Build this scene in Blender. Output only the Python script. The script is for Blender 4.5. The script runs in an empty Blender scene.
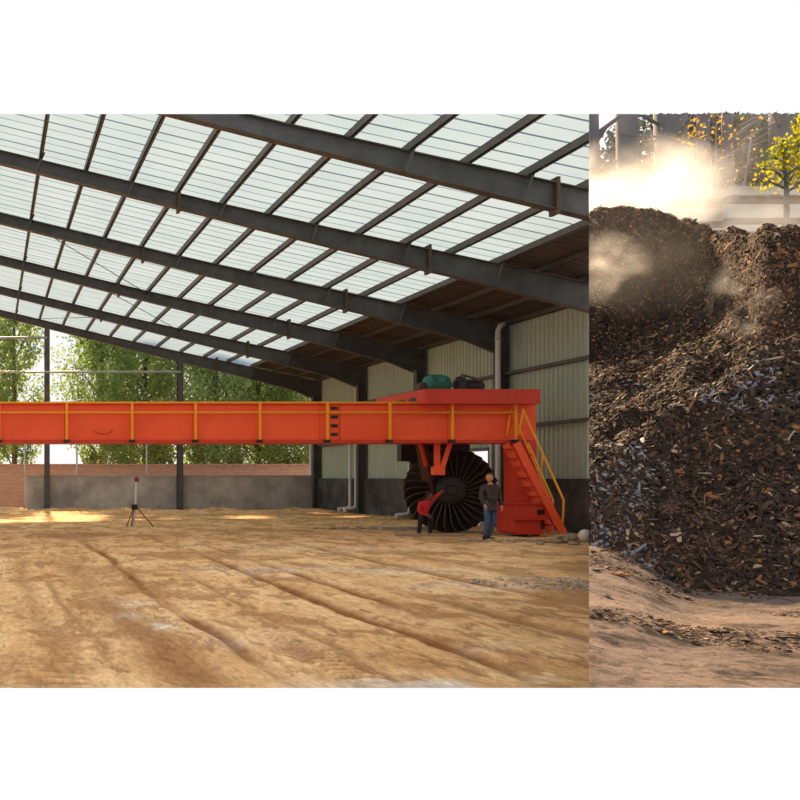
import bpy, bmesh, math, random
import numpy as np
from mathutils import Vector, Matrix

random.seed(7)
RNG = np.random.default_rng(11)
scn = bpy.context.scene
COL = scn.collection

# ---------------------------------------------------------------- measured frame of the place
F, CX, CY, EYE = 976.0, -10.0, 478.0, 1.6         # focal (px), vanishing point of the shed axis, eye height
SEAM = (589.0 - CX) / F                            # bearing at which shed and yard meet
TOP = (CY - 114.0) / F                             # steepest elevation the photo sees
YARD = 1.0                                         # height of the yard above the shed floor


def P(x, y, Y):
    return Vector(((x - CX) * Y / F, Y, EYE + (CY - y) * Y / F))


# ---------------------------------------------------------------- numpy noise
def _hash(ix, iy, iz):
    n = (ix * 374761393 + iy * 668265263 + iz * 2147483647 + 1013904223) & 0xFFFFFFFF
    n = ((n ^ (n >> 13)) * 1274126177) & 0xFFFFFFFF
    n = (n ^ (n >> 16)) & 0xFFFF
    return n / 32767.5 - 1.0


def vnoise(x, y, z=None):
    x = np.asarray(x, float); y = np.asarray(y, float)
    z = np.zeros_like(x) if z is None else np.asarray(z, float)
    ix, iy, iz = (np.floor(a).astype(np.int64) for a in (x, y, z))
    fx, fy, fz = x - ix, y - iy, z - iz
    fx, fy, fz = (a * a * (3 - 2 * a) for a in (fx, fy, fz))
    r = 0
    for dx in (0, 1):
        for dy in (0, 1):
            for dz in (0, 1):
                w = (fx if dx else 1 - fx) * (fy if dy else 1 - fy) * (fz if dz else 1 - fz)
                r = r + w * _hash(ix + dx, iy + dy, iz + dz)
    return r


def fbm(x, y, z=None, octv=4, gain=.5):
    s, a, t = 0, 1.0, 0
    for i in range(octv):
        k = 2.03 ** i
        s = s + a * vnoise(x * k + 17.3 * i, y * k + 5.1 * i, None if z is None else z * k + 3.7 * i)
        t += a; a *= gain
    return s / t


def sstep(a, b, v):
    t = np.clip((v - a) / (b - a), 0, 1)
    return t * t * (3 - 2 * t)


# ---------------------------------------------------------------- object helpers
def tag(o, label=None, cat=None, group=None, kind=None):
    if label: o['label'] = label
    if cat: o['category'] = cat
    if group: o['group'] = group
    if kind: o['kind'] = kind
    return o


def empty(name, loc=(0, 0, 0), rz=0):
    o = bpy.data.objects.new(name, None)
    o.empty_display_size = .2
    o.location = loc; o.rotation_euler = (0, 0, rz)
    COL.objects.link(o)
    return o


def link(name, me, mats, parent=None, smooth=False):
    for m in (mats if isinstance(mats, (list, tuple)) else [mats]):
        me.materials.append(m)
    o = bpy.data.objects.new(name, me)
    COL.objects.link(o)
    if parent: o.parent = parent
    if smooth:
        me.polygons.foreach_set('use_smooth', [True] * len(me.polygons))
    return o


class MB:
    """collects solids of one mesh"""
    def __init__(s): s.bm = bmesh.new()

    def box(s, lo, hi, M=None, mi=0):
        vs = [s.bm.verts.new((x, y, z)) for x in (lo[0], hi[0]) for y in (lo[1], hi[1]) for z in (lo[2], hi[2])]
        if M is not None:
            for v in vs: v.co = M @ v.co
        for f in ((0, 1, 3, 2), (4, 6, 7, 5), (0, 4, 5, 1), (2, 3, 7, 6), (0, 2, 6, 4), (1, 5, 7, 3)):
            s.bm.faces.new([vs[i] for i in f]).material_index = mi
        return s

    def bar(s, a, b, w, h=None, up=(0, 0, 1)):
        """rectangular bar from a to b"""
        a, b = Vector(a), Vector(b); h = w if h is None else h
        d = (b - a); L = d.length; d = d / L
        up = Vector(up)
        if abs(d.dot(up)) > .98: up = Vector((0, 1, 0))
        sx = d.cross(up).normalized(); sz = sx.cross(d).normalized()
        M = Matrix((sx, d, sz)).transposed().to_4x4(); M.translation = a
        return s.box((-w / 2, 0, -h / 2), (w / 2, L, h / 2), M)

    def tube(s, pts, r, seg=10, cap=True):
        pts = [Vector(p) for p in pts]
        rs = r if isinstance(r, (list, tuple)) else [r] * len(pts)
        rings = []; ref = None
        for i, p in enumerate(pts):
            d = (pts[min(i + 1, len(pts) - 1)] - pts[max(i - 1, 0)]).normalized()
            if ref is None:
                ref = Vector((0, 0, 1)) if abs(d.z) < .9 else Vector((1, 0, 0))
            u = d.cross(ref)
            u = u.normalized() if u.length > 1e-4 else d.orthogonal().normalized()
            v = d.cross(u).normalized(); ref = u.cross(d).normalized()
            rings.append([s.bm.verts.new(p + (u * math.cos(k * 2 * math.pi / seg) + v * math.sin(k * 2 * math.pi / seg)) * rs[i]) for k in range(seg)])
        for a, b in zip(rings, rings[1:]):
            for k in range(seg):
                s.bm.faces.new((a[k], a[(k + 1) % seg], b[(k + 1) % seg], b[k])).smooth = True
        if cap:
            s.bm.faces.new(rings[0][::-1]); s.bm.faces.new(rings[-1])
        return s

    def prism(s, poly, axis, a, b):
        """poly: 2-D outline, extruded along 'axis' (0,1,2) from a to b"""
        def mk(p, t):
            q = list(p); q.insert(axis, t); return s.bm.verts.new(q)
        A = [mk(p, a) for p in poly]; B = [mk(p, b) for p in poly]
        n = len(poly)
        s.bm.faces.new(A); s.bm.faces.new(B[::-1])
        for i in range(n):
            s.bm.faces.new((A[i], B[i], B[(i + 1) % n], A[(i + 1) % n]))
        return s

    def ball(s, c, r, u=12, v=8):
        c = Vector(c); r = Vector(r) if not isinstance(r, (int, float)) else Vector((r, r, r))
        rings = []
        for j in range(1, v):
            t = math.pi * j / v
            rings.append([s.bm.verts.new(c + Vector((r.x * math.sin(t) * math.cos(2 * math.pi * k / u), r.y * math.sin(t) * math.sin(2 * math.pi * k / u), r.z * math.cos(t)))) for k in range(u)])
        t0 = s.bm.verts.new(c + Vector((0, 0, r.z))); t1 = s.bm.verts.new(c - Vector((0, 0, r.z)))
        for k in range(u):
            s.bm.faces.new((t0, rings[0][k], rings[0][(k + 1) % u])).smooth = True
            s.bm.faces.new((t1, rings[-1][(k + 1) % u], rings[-1][k])).smooth = True
        for a, b in zip(rings, rings[1:]):
            for k in range(u):
                s.bm.faces.new((a[k], b[k], b[(k + 1) % u], a[(k + 1) % u])).smooth = True
        return s

    def bevel(s, w, seg=2):
        bmesh.ops.recalc_face_normals(s.bm, faces=s.bm.faces)
        bmesh.ops.bevel(s.bm, geom=[e for e in s.bm.edges], offset=w, segments=seg, affect='EDGES', profile=.5, clamp_overlap=True)
        return s

    def trim(s, shed=True, top=True):
        """stop where the photographed part of the place stops"""
        cuts = []
        cuts.append(((1, -SEAM, 0) if shed else (-1, SEAM, 0)))
        if top: cuts.append((0, -TOP, 1))
        for n in cuts:
            g = s.bm.verts[:] + s.bm.edges[:] + s.bm.faces[:]
            r = bmesh.ops.bisect_plane(s.bm, geom=g, plane_co=(0, 0, EYE), plane_no=n, clear_outer=True)
            ed = [e for e in r['geom_cut'] if isinstance(e, bmesh.types.BMEdge) and e.is_valid and e.is_boundary]
            if ed:
                try: bmesh.ops.edgenet_fill(s.bm, edges=ed)
                except Exception: pass
        return s

    def build(s, name, mats, parent=None, smooth=False, recalc=True):
        if recalc: bmesh.ops.recalc_face_normals(s.bm, faces=s.bm.faces)
        me = bpy.data.meshes.new(name); s.bm.to_mesh(me); s.bm.free()
        return link(name, me, mats, parent, smooth)


def mesh_np(name, verts, faces, mats, parent=None, smooth=False, mat_idx=None, attrs=None):
    verts = np.asarray(verts, np.float32); faces = np.asarray(faces, np.int32)
    me = bpy.data.meshes.new(name)
    n, k = faces.shape
    me.vertices.add(len(verts)); me.vertices.foreach_set('co', verts.ravel())
    me.loops.add(n * k); me.loops.foreach_set('vertex_index', faces.ravel())
    me.polygons.add(n)
    me.polygons.foreach_set('loop_start', np.arange(0, n * k, k, dtype=np.int32))
    me.polygons.foreach_set('loop_total', np.full(n, k, np.int32))
    if mat_idx is not None: me.polygons.foreach_set('material_index', np.asarray(mat_idx, np.int32))
    me.polygons.foreach_set('use_smooth', np.full(n, smooth))
    for an, av in (attrs or {}).items():
        at = me.attributes.new(an, 'FLOAT', 'POINT'); at.data.foreach_set('value', np.asarray(av, np.float32))
    me.update(calc_edges=True); me.validate()
    return link(name, me, mats, parent)


def grid_faces(r, c):
    i = np.arange(r * c).reshape(r, c)
    return np.stack([i[:-1, :-1], i[:-1, 1:], i[1:, 1:], i[1:, :-1]], -1).reshape(-1, 4)


# ---------------------------------------------------------------- materials
def srgb(r, g, b):
    f = lambda c: (c / 255 / 12.92) if c / 255 <= .04045 else ((c / 255 + .055) / 1.055) ** 2.4
    return (f(r), f(g), f(b), 1)


def mat(name, col, rough=.7, metal=0, var=0.0, scale=4, bump=0, bscale=None, col2=None, spec=.3, stretch=(1, 1, 1)):
    m = bpy.data.materials.new(name); m.use_nodes = True
    nt = m.node_tree; b = nt.nodes['Principled BSDF']
    b.inputs['Base Color'].default_value = col
    b.inputs['Roughness'].default_value = rough
    b.inputs['Metallic'].default_value = metal
    b.inputs['Specular IOR Level'].default_value = spec
    if var or bump or col2:
        tc = nt.nodes.new('ShaderNodeTexCoord'); mp = nt.nodes.new('ShaderNodeMapping')
        mp.inputs['Scale'].default_value = stretch
        nt.links.new(tc.outputs['Object'], mp.inputs['Vector'])
    if var or col2:
        n = nt.nodes.new('ShaderNodeTexNoise'); n.inputs['Scale'].default_value = scale; n.inputs['Detail'].default_value = 6
        n.inputs['Roughness'].default_value = .65
        nt.links.new(mp.outputs[0], n.inputs['Vector'])
        cr = nt.nodes.new('ShaderNodeValToRGB')
        c2 = col2 or tuple(c * (1 - var) for c in col[:3]) + (1,)
        cr.color_ramp.elements[0].color = c2; cr.color_ramp.elements[1].color = col
        cr.color_ramp.elements[0].position = .35; cr.color_ramp.elements[1].position = .65
        nt.links.new(n.outputs['Fac'], cr.inputs['Fac']); nt.links.new(cr.outputs['Color'], b.inputs['Base Color'])
    if bump:
        n2 = nt.nodes.new('ShaderNodeTexNoise'); n2.inputs['Scale'].default_value = bscale or scale * 4; n2.inputs['Detail'].default_value = 5
        nt.links.new(mp.outputs[0], n2.inputs['Vector'])
        bp = nt.nodes.new('ShaderNodeBump'); bp.inputs['Strength'].default_value = bump; bp.inputs['Distance'].default_value = .03
        nt.links.new(n2.outputs['Fac'], bp.inputs['Height']); nt.links.new(bp.outputs['Normal'], b.inputs['Normal'])
    return m


def leaf_mat(name, col, col2, trans=.5):
    m = bpy.data.materials.new(name); m.use_nodes = True
    nt = m.node_tree; nt.nodes.clear()
    out = nt.nodes.new('ShaderNodeOutputMaterial')
    tc = nt.nodes.new('ShaderNodeTexCoord'); n = nt.nodes.new('ShaderNodeTexNoise')
    n.inputs['Scale'].default_value = 1.3; n.inputs['Detail'].default_value = 8; n.inputs['Roughness'].default_value = .8
    nt.links.new(tc.outputs['Object'], n.inputs['Vector'])
    cr = nt.nodes.new('ShaderNodeValToRGB')
    cr.color_ramp.elements[0].color = col; cr.color_ramp.elements[1].color = col2
    cr.color_ramp.elements[0].position = .38; cr.color_ramp.elements[1].position = .62
    nt.links.new(n.outputs['Fac'], cr.inputs['Fac'])
    d = nt.nodes.new('ShaderNodeBsdfDiffuse'); t = nt.nodes.new('ShaderNodeBsdfTranslucent'); mx = nt.nodes.new('ShaderNodeMixShader')
    nt.links.new(cr.outputs[0], d.inputs['Color']); nt.links.new(cr.outputs[0], t.inputs['Color'])
    mx.inputs[0].default_value = trans
    nt.links.new(d.outputs[0], mx.inputs[1]); nt.links.new(t.outputs[0], mx.inputs[2]); nt.links.new(mx.outputs[0], out.inputs['Surface'])
    return m


M = {}
M['steel'] = mat('painted dark steel', srgb(88, 88, 86), .55, var=.25, scale=2, col2=srgb(70, 69, 67))
M['purlin'] = mat('galvanised purlin', srgb(96, 92, 90), .5, .2, var=.3, scale=3)
M['rust'] = mat('rusty plate', srgb(92, 78, 62), .8, var=.3, scale=8)
M['brownsheet'] = mat('brown roof sheet', srgb(82, 74, 69), .8, var=.15, scale=1)
M['orange'] = mat('orange paint', srgb(244, 92, 46), .5, var=.12, scale=1.2, col2=srgb(232, 82, 40))
M['red'] = mat('red paint', srgb(204, 62, 38), .55, var=.15, scale=1.5)
M['yellow'] = mat('yellow rail paint', srgb(246, 158, 28), .5, var=.15, scale=5)
M['darkmetal'] = mat('dark machine steel', srgb(52, 48, 46), .5, .3, var=.3, scale=6)
M['blade'] = mat('worn blade steel', srgb(74, 64, 58), .55, .2, var=.4, scale=5)
M['brownmetal'] = mat('brown oily steel', srgb(82, 56, 44), .5, .2, var=.3, scale=6)
M['green'] = mat('green motor paint', srgb(44, 104, 88), .45, var=.2, scale=4)
M['siding'] = mat('pale siding', srgb(166, 178, 158), .55, var=.1, scale=.6, stretch=(1, 1, .15))
M['cement'] = mat('cement render', srgb(190, 184, 178), .9, var=.3, scale=.7, bump=.25, bscale=14, col2=srgb(140, 134, 130))
M['cementdark'] = mat('dark cement render', srgb(92, 88, 86), .9, var=.35, scale=1.1, bump=.25, bscale=14, col2=srgb(52, 49, 48))
M['coping'] = mat('pale coping', srgb(176, 166, 156), .9, var=.2, scale=3)
M['pvc'] = mat('pale pvc', srgb(214, 206, 200), .45, var=.1, scale=3)
M['galv'] = mat('pale galvanised pipe', srgb(186, 190, 186), .5, .2, var=.1, scale=3)
M['bark'] = mat('tree bark', srgb(106, 92, 78), .9, var=.4, scale=3, bump=.4)
M['stone'] = mat('pale rubble', srgb(176, 152, 124), .9, var=.35, scale=6, bump=.3)
M['greystone'] = mat('grey rubble', srgb(186, 174, 158), .9, var=.35, scale=10, bump=.3)
M['white'] = mat('dusty white plastic', srgb(226, 220, 208), .5, var=.1, scale=5)
M['wood'] = mat('tripod wood', srgb(132, 92, 72), .6, var=.25, scale=8)
M['redplastic'] = mat('red instrument housing', srgb(140, 60, 56), .5, var=.15, scale=8)
M['leafA'] = leaf_mat('poplar leaves', srgb(104, 134, 76), srgb(160, 184, 120), .6)
M['leafB'] = leaf_mat('willow leaves', srgb(112, 140, 84), srgb(168, 190, 134), .6)
M['leafY'] = leaf_mat('yellow autumn leaves', srgb(190, 172, 30), srgb(130, 146, 36), .6)
M['leafO'] = leaf_mat('amber autumn leaves', srgb(190, 140, 50), srgb(140, 132, 56), .6)
M['leafG'] = leaf_mat('grey green leaves', srgb(62, 70, 72), srgb(84, 94, 92), .4)
M['trunk'] = mat('grey trunk bark', srgb(96, 96, 104), .9, var=.35, scale=3, bump=.4, stretch=(1, 1, .25))
M['plank'] = mat('frosted plank', srgb(196, 190, 182), .7, var=.25, scale=2, stretch=(.3, 1, 3))
M['plankbrown'] = mat('brown plank edge', srgb(104, 82, 68), .8, var=.3, scale=3)
M['skin'] = mat('skin', srgb(206, 140, 106), .6)
M['skindark'] = mat('tanned skin', srgb(120, 80, 60), .6)
M['hair'] = mat('dark hair', srgb(34, 28, 26), .7)
M['hairbrown'] = mat('reddish brown hair', srgb(130, 78, 46), .7)
M['jacket'] = mat('dark brown jacket', srgb(70, 60, 52), .85, var=.25, scale=9)
M['jeans'] = mat('blue jeans', srgb(74, 92, 122), .85, var=.25, scale=12)
M['blacktrousers'] = mat('black trousers', srgb(44, 40, 40), .85, var=.2, scale=9)
M['redshirt'] = mat('red shirt', srgb(196, 40, 42), .8, var=.15, scale=9)
M['shoe'] = mat('dark shoe', srgb(40, 34, 32), .6)
M['eye'] = mat('eye', srgb(30, 24, 22), .3)


def sheet_material():
    m = bpy.data.materials.new('translucent corrugated sheet'); m.use_nodes = True
    nt = m.node_tree; nt.nodes.clear()
    out = nt.nodes.new('ShaderNodeOutputMaterial')
    tc = nt.nodes.new('ShaderNodeTexCoord'); n = nt.nodes.new('ShaderNodeTexNoise')
    n.inputs['Scale'].default_value = .7; n.inputs['Detail'].default_value = 4
    nt.links.new(tc.outputs['Object'], n.inputs['Vector'])
    cr = nt.nodes.new('ShaderNodeValToRGB')
    k = SHEET_T
    cr.color_ramp.elements[0].color = (.68 * k, .95 * k, 1.22 * k, 1); cr.color_ramp.elements[1].color = (.75 * k, 1.02 * k, 1.30 * k, 1)
    cr.color_ramp.elements[0].position = .35; cr.color_ramp.elements[1].position = .65
    nt.links.new(n.outputs['Fac'], cr.inputs['Fac'])
    t = nt.nodes.new('ShaderNodeBsdfTranslucent'); nt.links.new(cr.outputs[0], t.inputs['Color'])
    d = nt.nodes.new('ShaderNodeBsdfDiffuse'); d.inputs['Color'].default_value = (.5, .52, .52, 1)
    ad = nt.nodes.new('ShaderNodeMixShader'); ad.inputs[0].default_value = .12
    nt.links.new(t.outputs[0], ad.inputs[1]); nt.links.new(d.outputs[0], ad.inputs[2]); nt.links.new(ad.outputs[0], out.inputs['Surface'])
    return m


SHEET_T = .305
M['sheet'] = sheet_material()


def brick_material():
    m = bpy.data.materials.new('brick'); m.use_nodes = True
    nt = m.node_tree; b = nt.nodes['Principled BSDF']; b.inputs['Roughness'].default_value = .9
    tc = nt.nodes.new('ShaderNodeTexCoord'); sp = nt.nodes.new('ShaderNodeSeparateXYZ'); cb = nt.nodes.new('ShaderNodeCombineXYZ')
    nt.links.new(tc.outputs['Object'], sp.inputs[0]); nt.links.new(sp.outputs['X'], cb.inputs['X']); nt.links.new(sp.outputs['Z'], cb.inputs['Y'])
    br = nt.nodes.new('ShaderNodeTexBrick')
    br.inputs['Color1'].default_value = srgb(204, 146, 116); br.inputs['Color2'].default_value = srgb(178, 120, 96); br.inputs['Mortar'].default_value = srgb(204, 180, 160)
    br.inputs['Scale'].default_value = 1; br.inputs['Brick Width'].default_value = .25; br.inputs['Row Height'].default_value = .075; br.inputs['Mortar Size'].default_value = .012
    nt.links.new(cb.outputs[0], br.inputs['Vector']); nt.links.new(br.outputs['Color'], b.inputs['Base Color'])
    return m


M['brick'] = brick_material()


def attr_ground(name, base, base2, dark, lime, fine, bump=.5, stretch=(1, 1, 1), tread=False):
    m = bpy.data.materials.new(name); m.use_nodes = True
    nt = m.node_tree; b = nt.nodes['Principled BSDF']; b.inputs['Roughness'].default_value = .95; b.inputs['Specular IOR Level'].default_value = .1
    tc = nt.nodes.new('ShaderNodeTexCoord'); mp = nt.nodes.new('ShaderNodeMapping'); mp.inputs['Scale'].default_value = stretch
    nt.links.new(tc.outputs['Object'], mp.inputs[0])
    def noise(sc, det=6, ro=.6):
        n = nt.nodes.new('ShaderNodeTexNoise'); n.inputs['Scale'].default_value = sc; n.inputs['Detail'].default_value = det; n.inputs['Roughness'].default_value = ro
        nt.links.new(mp.outputs[0], n.inputs['Vector']); return n
    def ramp(src, a, c, p, q):
        cr = nt.nodes.new('ShaderNodeValToRGB'); cr.color_ramp.elements[0].color = a; cr.color_ramp.elements[1].color = c
        cr.color_ramp.elements[0].position = p; cr.color_ramp.elements[1].position = q
        nt.links.new(src, cr.inputs['Fac']); return cr.outputs['Color']
    def mix(fac, a, c):
        mx = nt.nodes.new('ShaderNodeMix'); mx.data_type = 'RGBA'
        nt.links.new(fac, mx.inputs['Factor']); 
        for s, k in ((a, 6), (c, 7)):
            if isinstance(s, tuple): mx.inputs[k].default_value = s
            else: nt.links.new(s, mx.inputs[k])
        return mx.outputs[2]
    def attr(n):
        a = nt.nodes.new('ShaderNodeAttribute'); a.attribute_name = n; return a.outputs['Fac']
    c = ramp(noise(.9).outputs['Fac'], base2, base, .36, .62)
    c = mix(attr('dark'), c, dark)
    c = mix(attr('lime'), c, lime)
    f = ramp(noise(fine, 8, .75).outputs['Fac'], (.55, .52, .50, 1), (1.12, 1.12, 1.12, 1), .36, .6)
    mu = nt.nodes.new('ShaderNodeMix'); mu.data_type = 'RGBA'; mu.blend_type = 'MULTIPLY'; mu.inputs['Factor'].default_value = .75
    nt.links.new(c, mu.inputs[6]); nt.links.new(f, mu.inputs[7]); nt.links.new(mu.outputs[2], b.inputs['Base Color'])
    bp = nt.nodes.new('ShaderNodeBump'); bp.inputs['Strength'].default_value = bump; bp.inputs['Distance'].default_value = .05
    nt.links.new(noise(fine * 1.3, 8, .7).outputs['Fac'], bp.inputs['Height']); nt.links.new(bp.outputs['Normal'], b.inputs['Normal'])
    return m


M['dirt'] = attr_ground('tan dirt', srgb(252, 208, 152), srgb(230, 178, 120), srgb(152, 102, 60), srgb(248, 236, 218), 9, .5, (1.6, .45, 1))
M['yarddirt'] = attr_ground('trampled yard', srgb(134, 117, 108), srgb(108, 94, 87), srgb(56, 49, 46), srgb(150, 131, 117), 20, .9, (1.2, .9, 1))

# ================================================================ CAMERA, SKY, SUN
cam = bpy.data.cameras.new('camera'); co = bpy.data.objects.new('camera', cam); COL.objects.link(co)
co.location = (0, 0, EYE); co.rotation_euler = (math.pi / 2, 0, 0)
cam.sensor_width = 36; cam.lens = F / 800 * 36
cam.shift_x = (400 - CX) / 800; cam.shift_y = (CY - 400) / 800
cam.clip_end = 500
scn.camera = co

w = bpy.data.worlds.new('overcast sky'); scn.world = w; w.use_nodes = True
w.node_tree.nodes['Background'].inputs['Color'].default_value = (1, 1, 1, 1)
w.node_tree.nodes['Background'].inputs['Strength'].default_value = 1.03

sun = bpy.data.lights.new('sun', 'SUN'); so = bpy.data.objects.new('sun', sun); COL.objects.link(so)
sun.energy = 16.0; sun.angle = math.radians(2.0); sun.color = (1, .70, .40)
az, el = (.05, .99875), math.radians(32)
sd = Vector((az[0] * math.cos(el), az[1] * math.cos(el), math.sin(el)))
so.rotation_euler = sd.to_track_quat('Z', 'Y').to_euler(); so.location = (0, 40, 30)

scn.view_settings.view_transform = 'Standard'; scn.view_settings.look = 'None'
scn.view_settings.exposure = 0; scn.view_settings.gamma = 1; scn.view_settings.use_curve_mapping = False
scn.cycles.max_bounces = 10; scn.cycles.diffuse_bounces = 5; scn.cycles.volume_bounces = 5
scn.cycles.transparent_max_bounces = 8

# ================================================================ SHED: floor
XW = 16.8                                   # inner face of the siding
FY = [49.5, 43.53, 37.57, 31.6, 25.63, 19.88]   # portal frames, tree end first
RIDGE = -1.5


def roof_z(X):
    q = X if X >= RIDGE else 2 * RIDGE - X
    return 10.05 - .213 * q + .2 * max(0, 1 - q / 7.0)


def make_floor():
    yp = np.concatenate([np.linspace(688, 560, 300), np.linspace(559.6, 509, 150), np.linspace(508, 500, 12), [494, 489]])
    Y = F * EYE / (yp - CY)
    u = np.concatenate([np.linspace(-1.2, -.1, 12)[:-1], np.linspace(-.1, SEAM, 520)])
    YY, UU = np.meshgrid(Y, u, indexing='ij'); XX = UU * YY
    wob = fbm(XX * .25, YY * .25, octv=3)
    z = .018 * fbm(XX * .7, YY * .7, octv=4) + .010 * fbm(XX * 4, YY * 4, octv=3)
    dark = np.zeros_like(XX)
    for (x0, wd, dep, st, y0, y1) in ((2.32, .10, .05, .85, 7, 24), (1.55, .34, .02, .5, 7, 21), (4.35, .11, .06, .9, 7, 26), (5.15, .12, .04, .7, 12, 22),
                                (3.3, .10, .03, .45, 7, 17), (6.0, .2, .03, .5, 7, 14), (7.6, .18, .04, .55, 13, 24), (.55, .16, .02, .35, 8, 20), (.95, .07, .02, .4, 8, 16), (9.0, .25, .03, .5, 16, 22)):
        d = np.abs(XX - x0 - .22 * wob - .05 * fbm(XX * 1.5, YY * 1.5, octv=2))
        s = np.exp(-(d / wd) ** 2) * sstep(y0 - 1, y0 + 1, YY) * (1 - sstep(y1 - 2, y1 + 2, YY))
        br = .25 + .75 * sstep(-.7, .15, fbm(XX * 1.2 + x0 * 9, YY * .5, octv=4))
        dark = np.maximum(dark, np.minimum(1, s * st * 1.5) * br)
        z -= dep * s * (.5 + .5 * br)
        z += dep * .25 * np.exp(-((d - wd * 1.8) / (wd * .6)) ** 2) * br
    # cross-wise disturbed soil
    patch = sstep(.06, .4, fbm(XX * .5 + 40, YY * .4 + 3, octv=6, gain=.62))
    dark = np.maximum(dark, .6 * patch)
    fine = sstep(.05, .32, fbm(XX * 1.7 + 9, YY * 1.3, octv=6, gain=.65))
    dark = np.maximum(dark, .6 * fine * sstep(7, 10, YY))
    spk = sstep(.10, .32, fbm(XX * 5.5 + 70, YY * 1.7, octv=5, gain=.7))
    dark = np.maximum(dark, .6 * spk)
    z -= .012 * spk
    # tread ridges of the loader
    for (x0, wd, y0, y1) in ((.42, .34, 7, 9.6), (3.0, .24, 7, 10.6)):
        msk = sstep(wd, wd * .75, np.abs(XX - x0 - .15 * wob)) * (1 - sstep(y1 - 1, y1, YY))
        dark = np.maximum(dark, .6 * msk * (1 - sstep(-.3, .4, np.sin(YY * 2 * math.pi / .17 + 3 * np.abs(XX - x0)))))  # troughs between the ridges darkened in colour, standing in for their shade
        z += .028 * msk * sstep(-.1, .5, np.sin(YY * 2 * math.pi / .17 + 3 * np.abs(XX - x0)))
    # heaped soil along the foot of the walls
    z += .16 * sstep(48.2, 49.5, YY) * np.clip(.35 + fbm(XX * .9, YY * .2 + 2, octv=3), 0, 1) * (XX > 1.5) * (YY < 49.8)
    z += .10 * sstep(15.3, 16.6, XX) * np.clip(.4 + fbm(XX * .9, YY * .7 + 2, octv=3), 0, 1) * (XX < 16.6)
    z *= sstep(7.436, 7.9, YY)
    lime = np.zeros_like(XX)
    for (x, y, rx, ry, s) in ((135, 607, .28, .75, .75), (160, 625, .16, .3, .9), (470, 684, 1.1, .36, .85), (530, 650, .6, .3, .35), (350, 570, 2.6, .9, .38), (470, 585, 1.6, .7, .30), (330, 548, 2.2, 1.2, .28), (250, 640, .5, .9, .25)):
        Yc = F * EYE / (y - CY); Xc = (x - CX) * Yc / F
        d = ((XX - Xc) / rx) ** 2 + ((YY - Yc) / ry) ** 2
        lime = np.maximum(lime, s * np.exp(-d * 1.2) * sstep(-.35, .3, fbm(XX * 2, YY * 2 + 7, octv=4)))
    v = np.stack([XX, YY, z], -1).reshape(-1, 3)
    o = mesh_np('floor', v, grid_faces(len(Y), len(u)), M['dirt'], smooth=True, attrs={'dark': dark.ravel(), 'lime': lime.ravel()})
    tag(o, 'tan trampled dirt floor of the open shed with wheel ruts', 'floor', kind='structure')


make_floor()

# ================================================================ SHED: walls
# ribbed siding with a doorway behind the turning wheel
DOOR = (32.5, 34.5, 2.62)


def siding():
    b = MB()
    y = 27.0; prof = []
    while y < 49.8:
        prof += [(y, 0), (y + .14, 0), (y + .165, -.035), (y + .215, -.035), (y + .24, 0)]
        y += .24
    pts = [(XW + dx, yy) for yy, dx in prof]
    def strip(sel, z0, z1):
        va = [b.bm.verts.new((x, yy, z0)) for x, yy in sel]; vb = [b.bm.verts.new((x, yy, z1)) for x, yy in sel]
        for i in range(len(sel) - 1):
            b.bm.faces.new((va[i], va[i + 1], vb[i + 1], vb[i]))
    i0 = next(i for i, p in enumerate(pts) if p[1] >= DOOR[0]); i1 = next(i for i, p in enumerate(pts) if p[1] >= DOOR[1])
    strip(pts[:i0 + 1], 1.5, 6.75); strip(pts[i0:i1 + 1], DOOR[2], 6.75); strip(pts[i1:], 1.5, 6.75)
    b.trim(top=False)
    o = b.build('wall_right', M['siding'])
    md = o.modifiers.new('thick', 'SOLIDIFY'); md.thickness = .012; md.offset = -1
    tag(o, 'pale ribbed metal siding along the shed wall', 'wall', kind='structure')


siding()
b = MB(); b.box((16.62, 26.0, -.3), (17.0, DOOR[0], 1.58)).box((16.62, DOOR[1], -.3), (17.0, 49.7, 1.58)).trim(top=False)
tag(b.build('wall_plinth', M['cementdark']), 'dark cement plinth below the pale siding', 'wall', kind='structure')
b = MB()
for yy in (DOOR[0] - .05, DOOR[1] - .05): b.box((16.6, yy, 0), (16.98, yy + .1, DOOR[2]))
b.box((16.6, DOOR[0] - .05, DOOR[2] - .1), (16.98, DOOR[1] + .05, DOOR[2]))
tag(b.build('door_1', M['purlin']), 'steel framed doorway through the siding behind the wheel', 'doorway', kind='structure')
# girts of the long wall
for z, nm in ((3.23, 'lower dark girt running along the pale siding'), (4.96, 'upper dark girt running along the pale siding')):
    b = MB(); b.box((16.58, 26, z - .05), (16.755, 49.5, z + .05)).trim(top=False)
    tag(b.build('wall_girt', M['steel']), nm, 'girt', 'girts on the long siding')
# end wall
xa, xb = (27 - CX) * 49.4 / F, 16.55
b = MB(); b.box((xa, 49.76, -.3), (xb, 50.0, 1.66))
wb = b.build('wall_back', M['cement']); tag(wb, 'low rendered cement wall closing the tree end of the shed', 'wall', kind='structure')
b = MB(); b.box((xa - .02, 49.74, 1.66), (xb, 50.03, 1.74)); b.build('coping', M['coping'], wb)
b = MB(); b.box((-30, 54.0, -.4), (32, 54.35, 2.28))
wk = b.build('wall_brick', M['brick']); tag(wk, 'reddish brick boundary wall beyond the shed', 'wall', kind='structure')
b = MB(); b.box((-30, 53.95, 2.28), (32, 54.4, 2.38)); b.build('coping', M['brick'], wk)

# ================================================================ SHED: portal frames
DEP = [(-40, .8), (-19, .85), (-6, .4), (-1.5, .36), (0, .34), (6, .40), (12, .57), (15.7, .74), (16.75, .86)]


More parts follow.
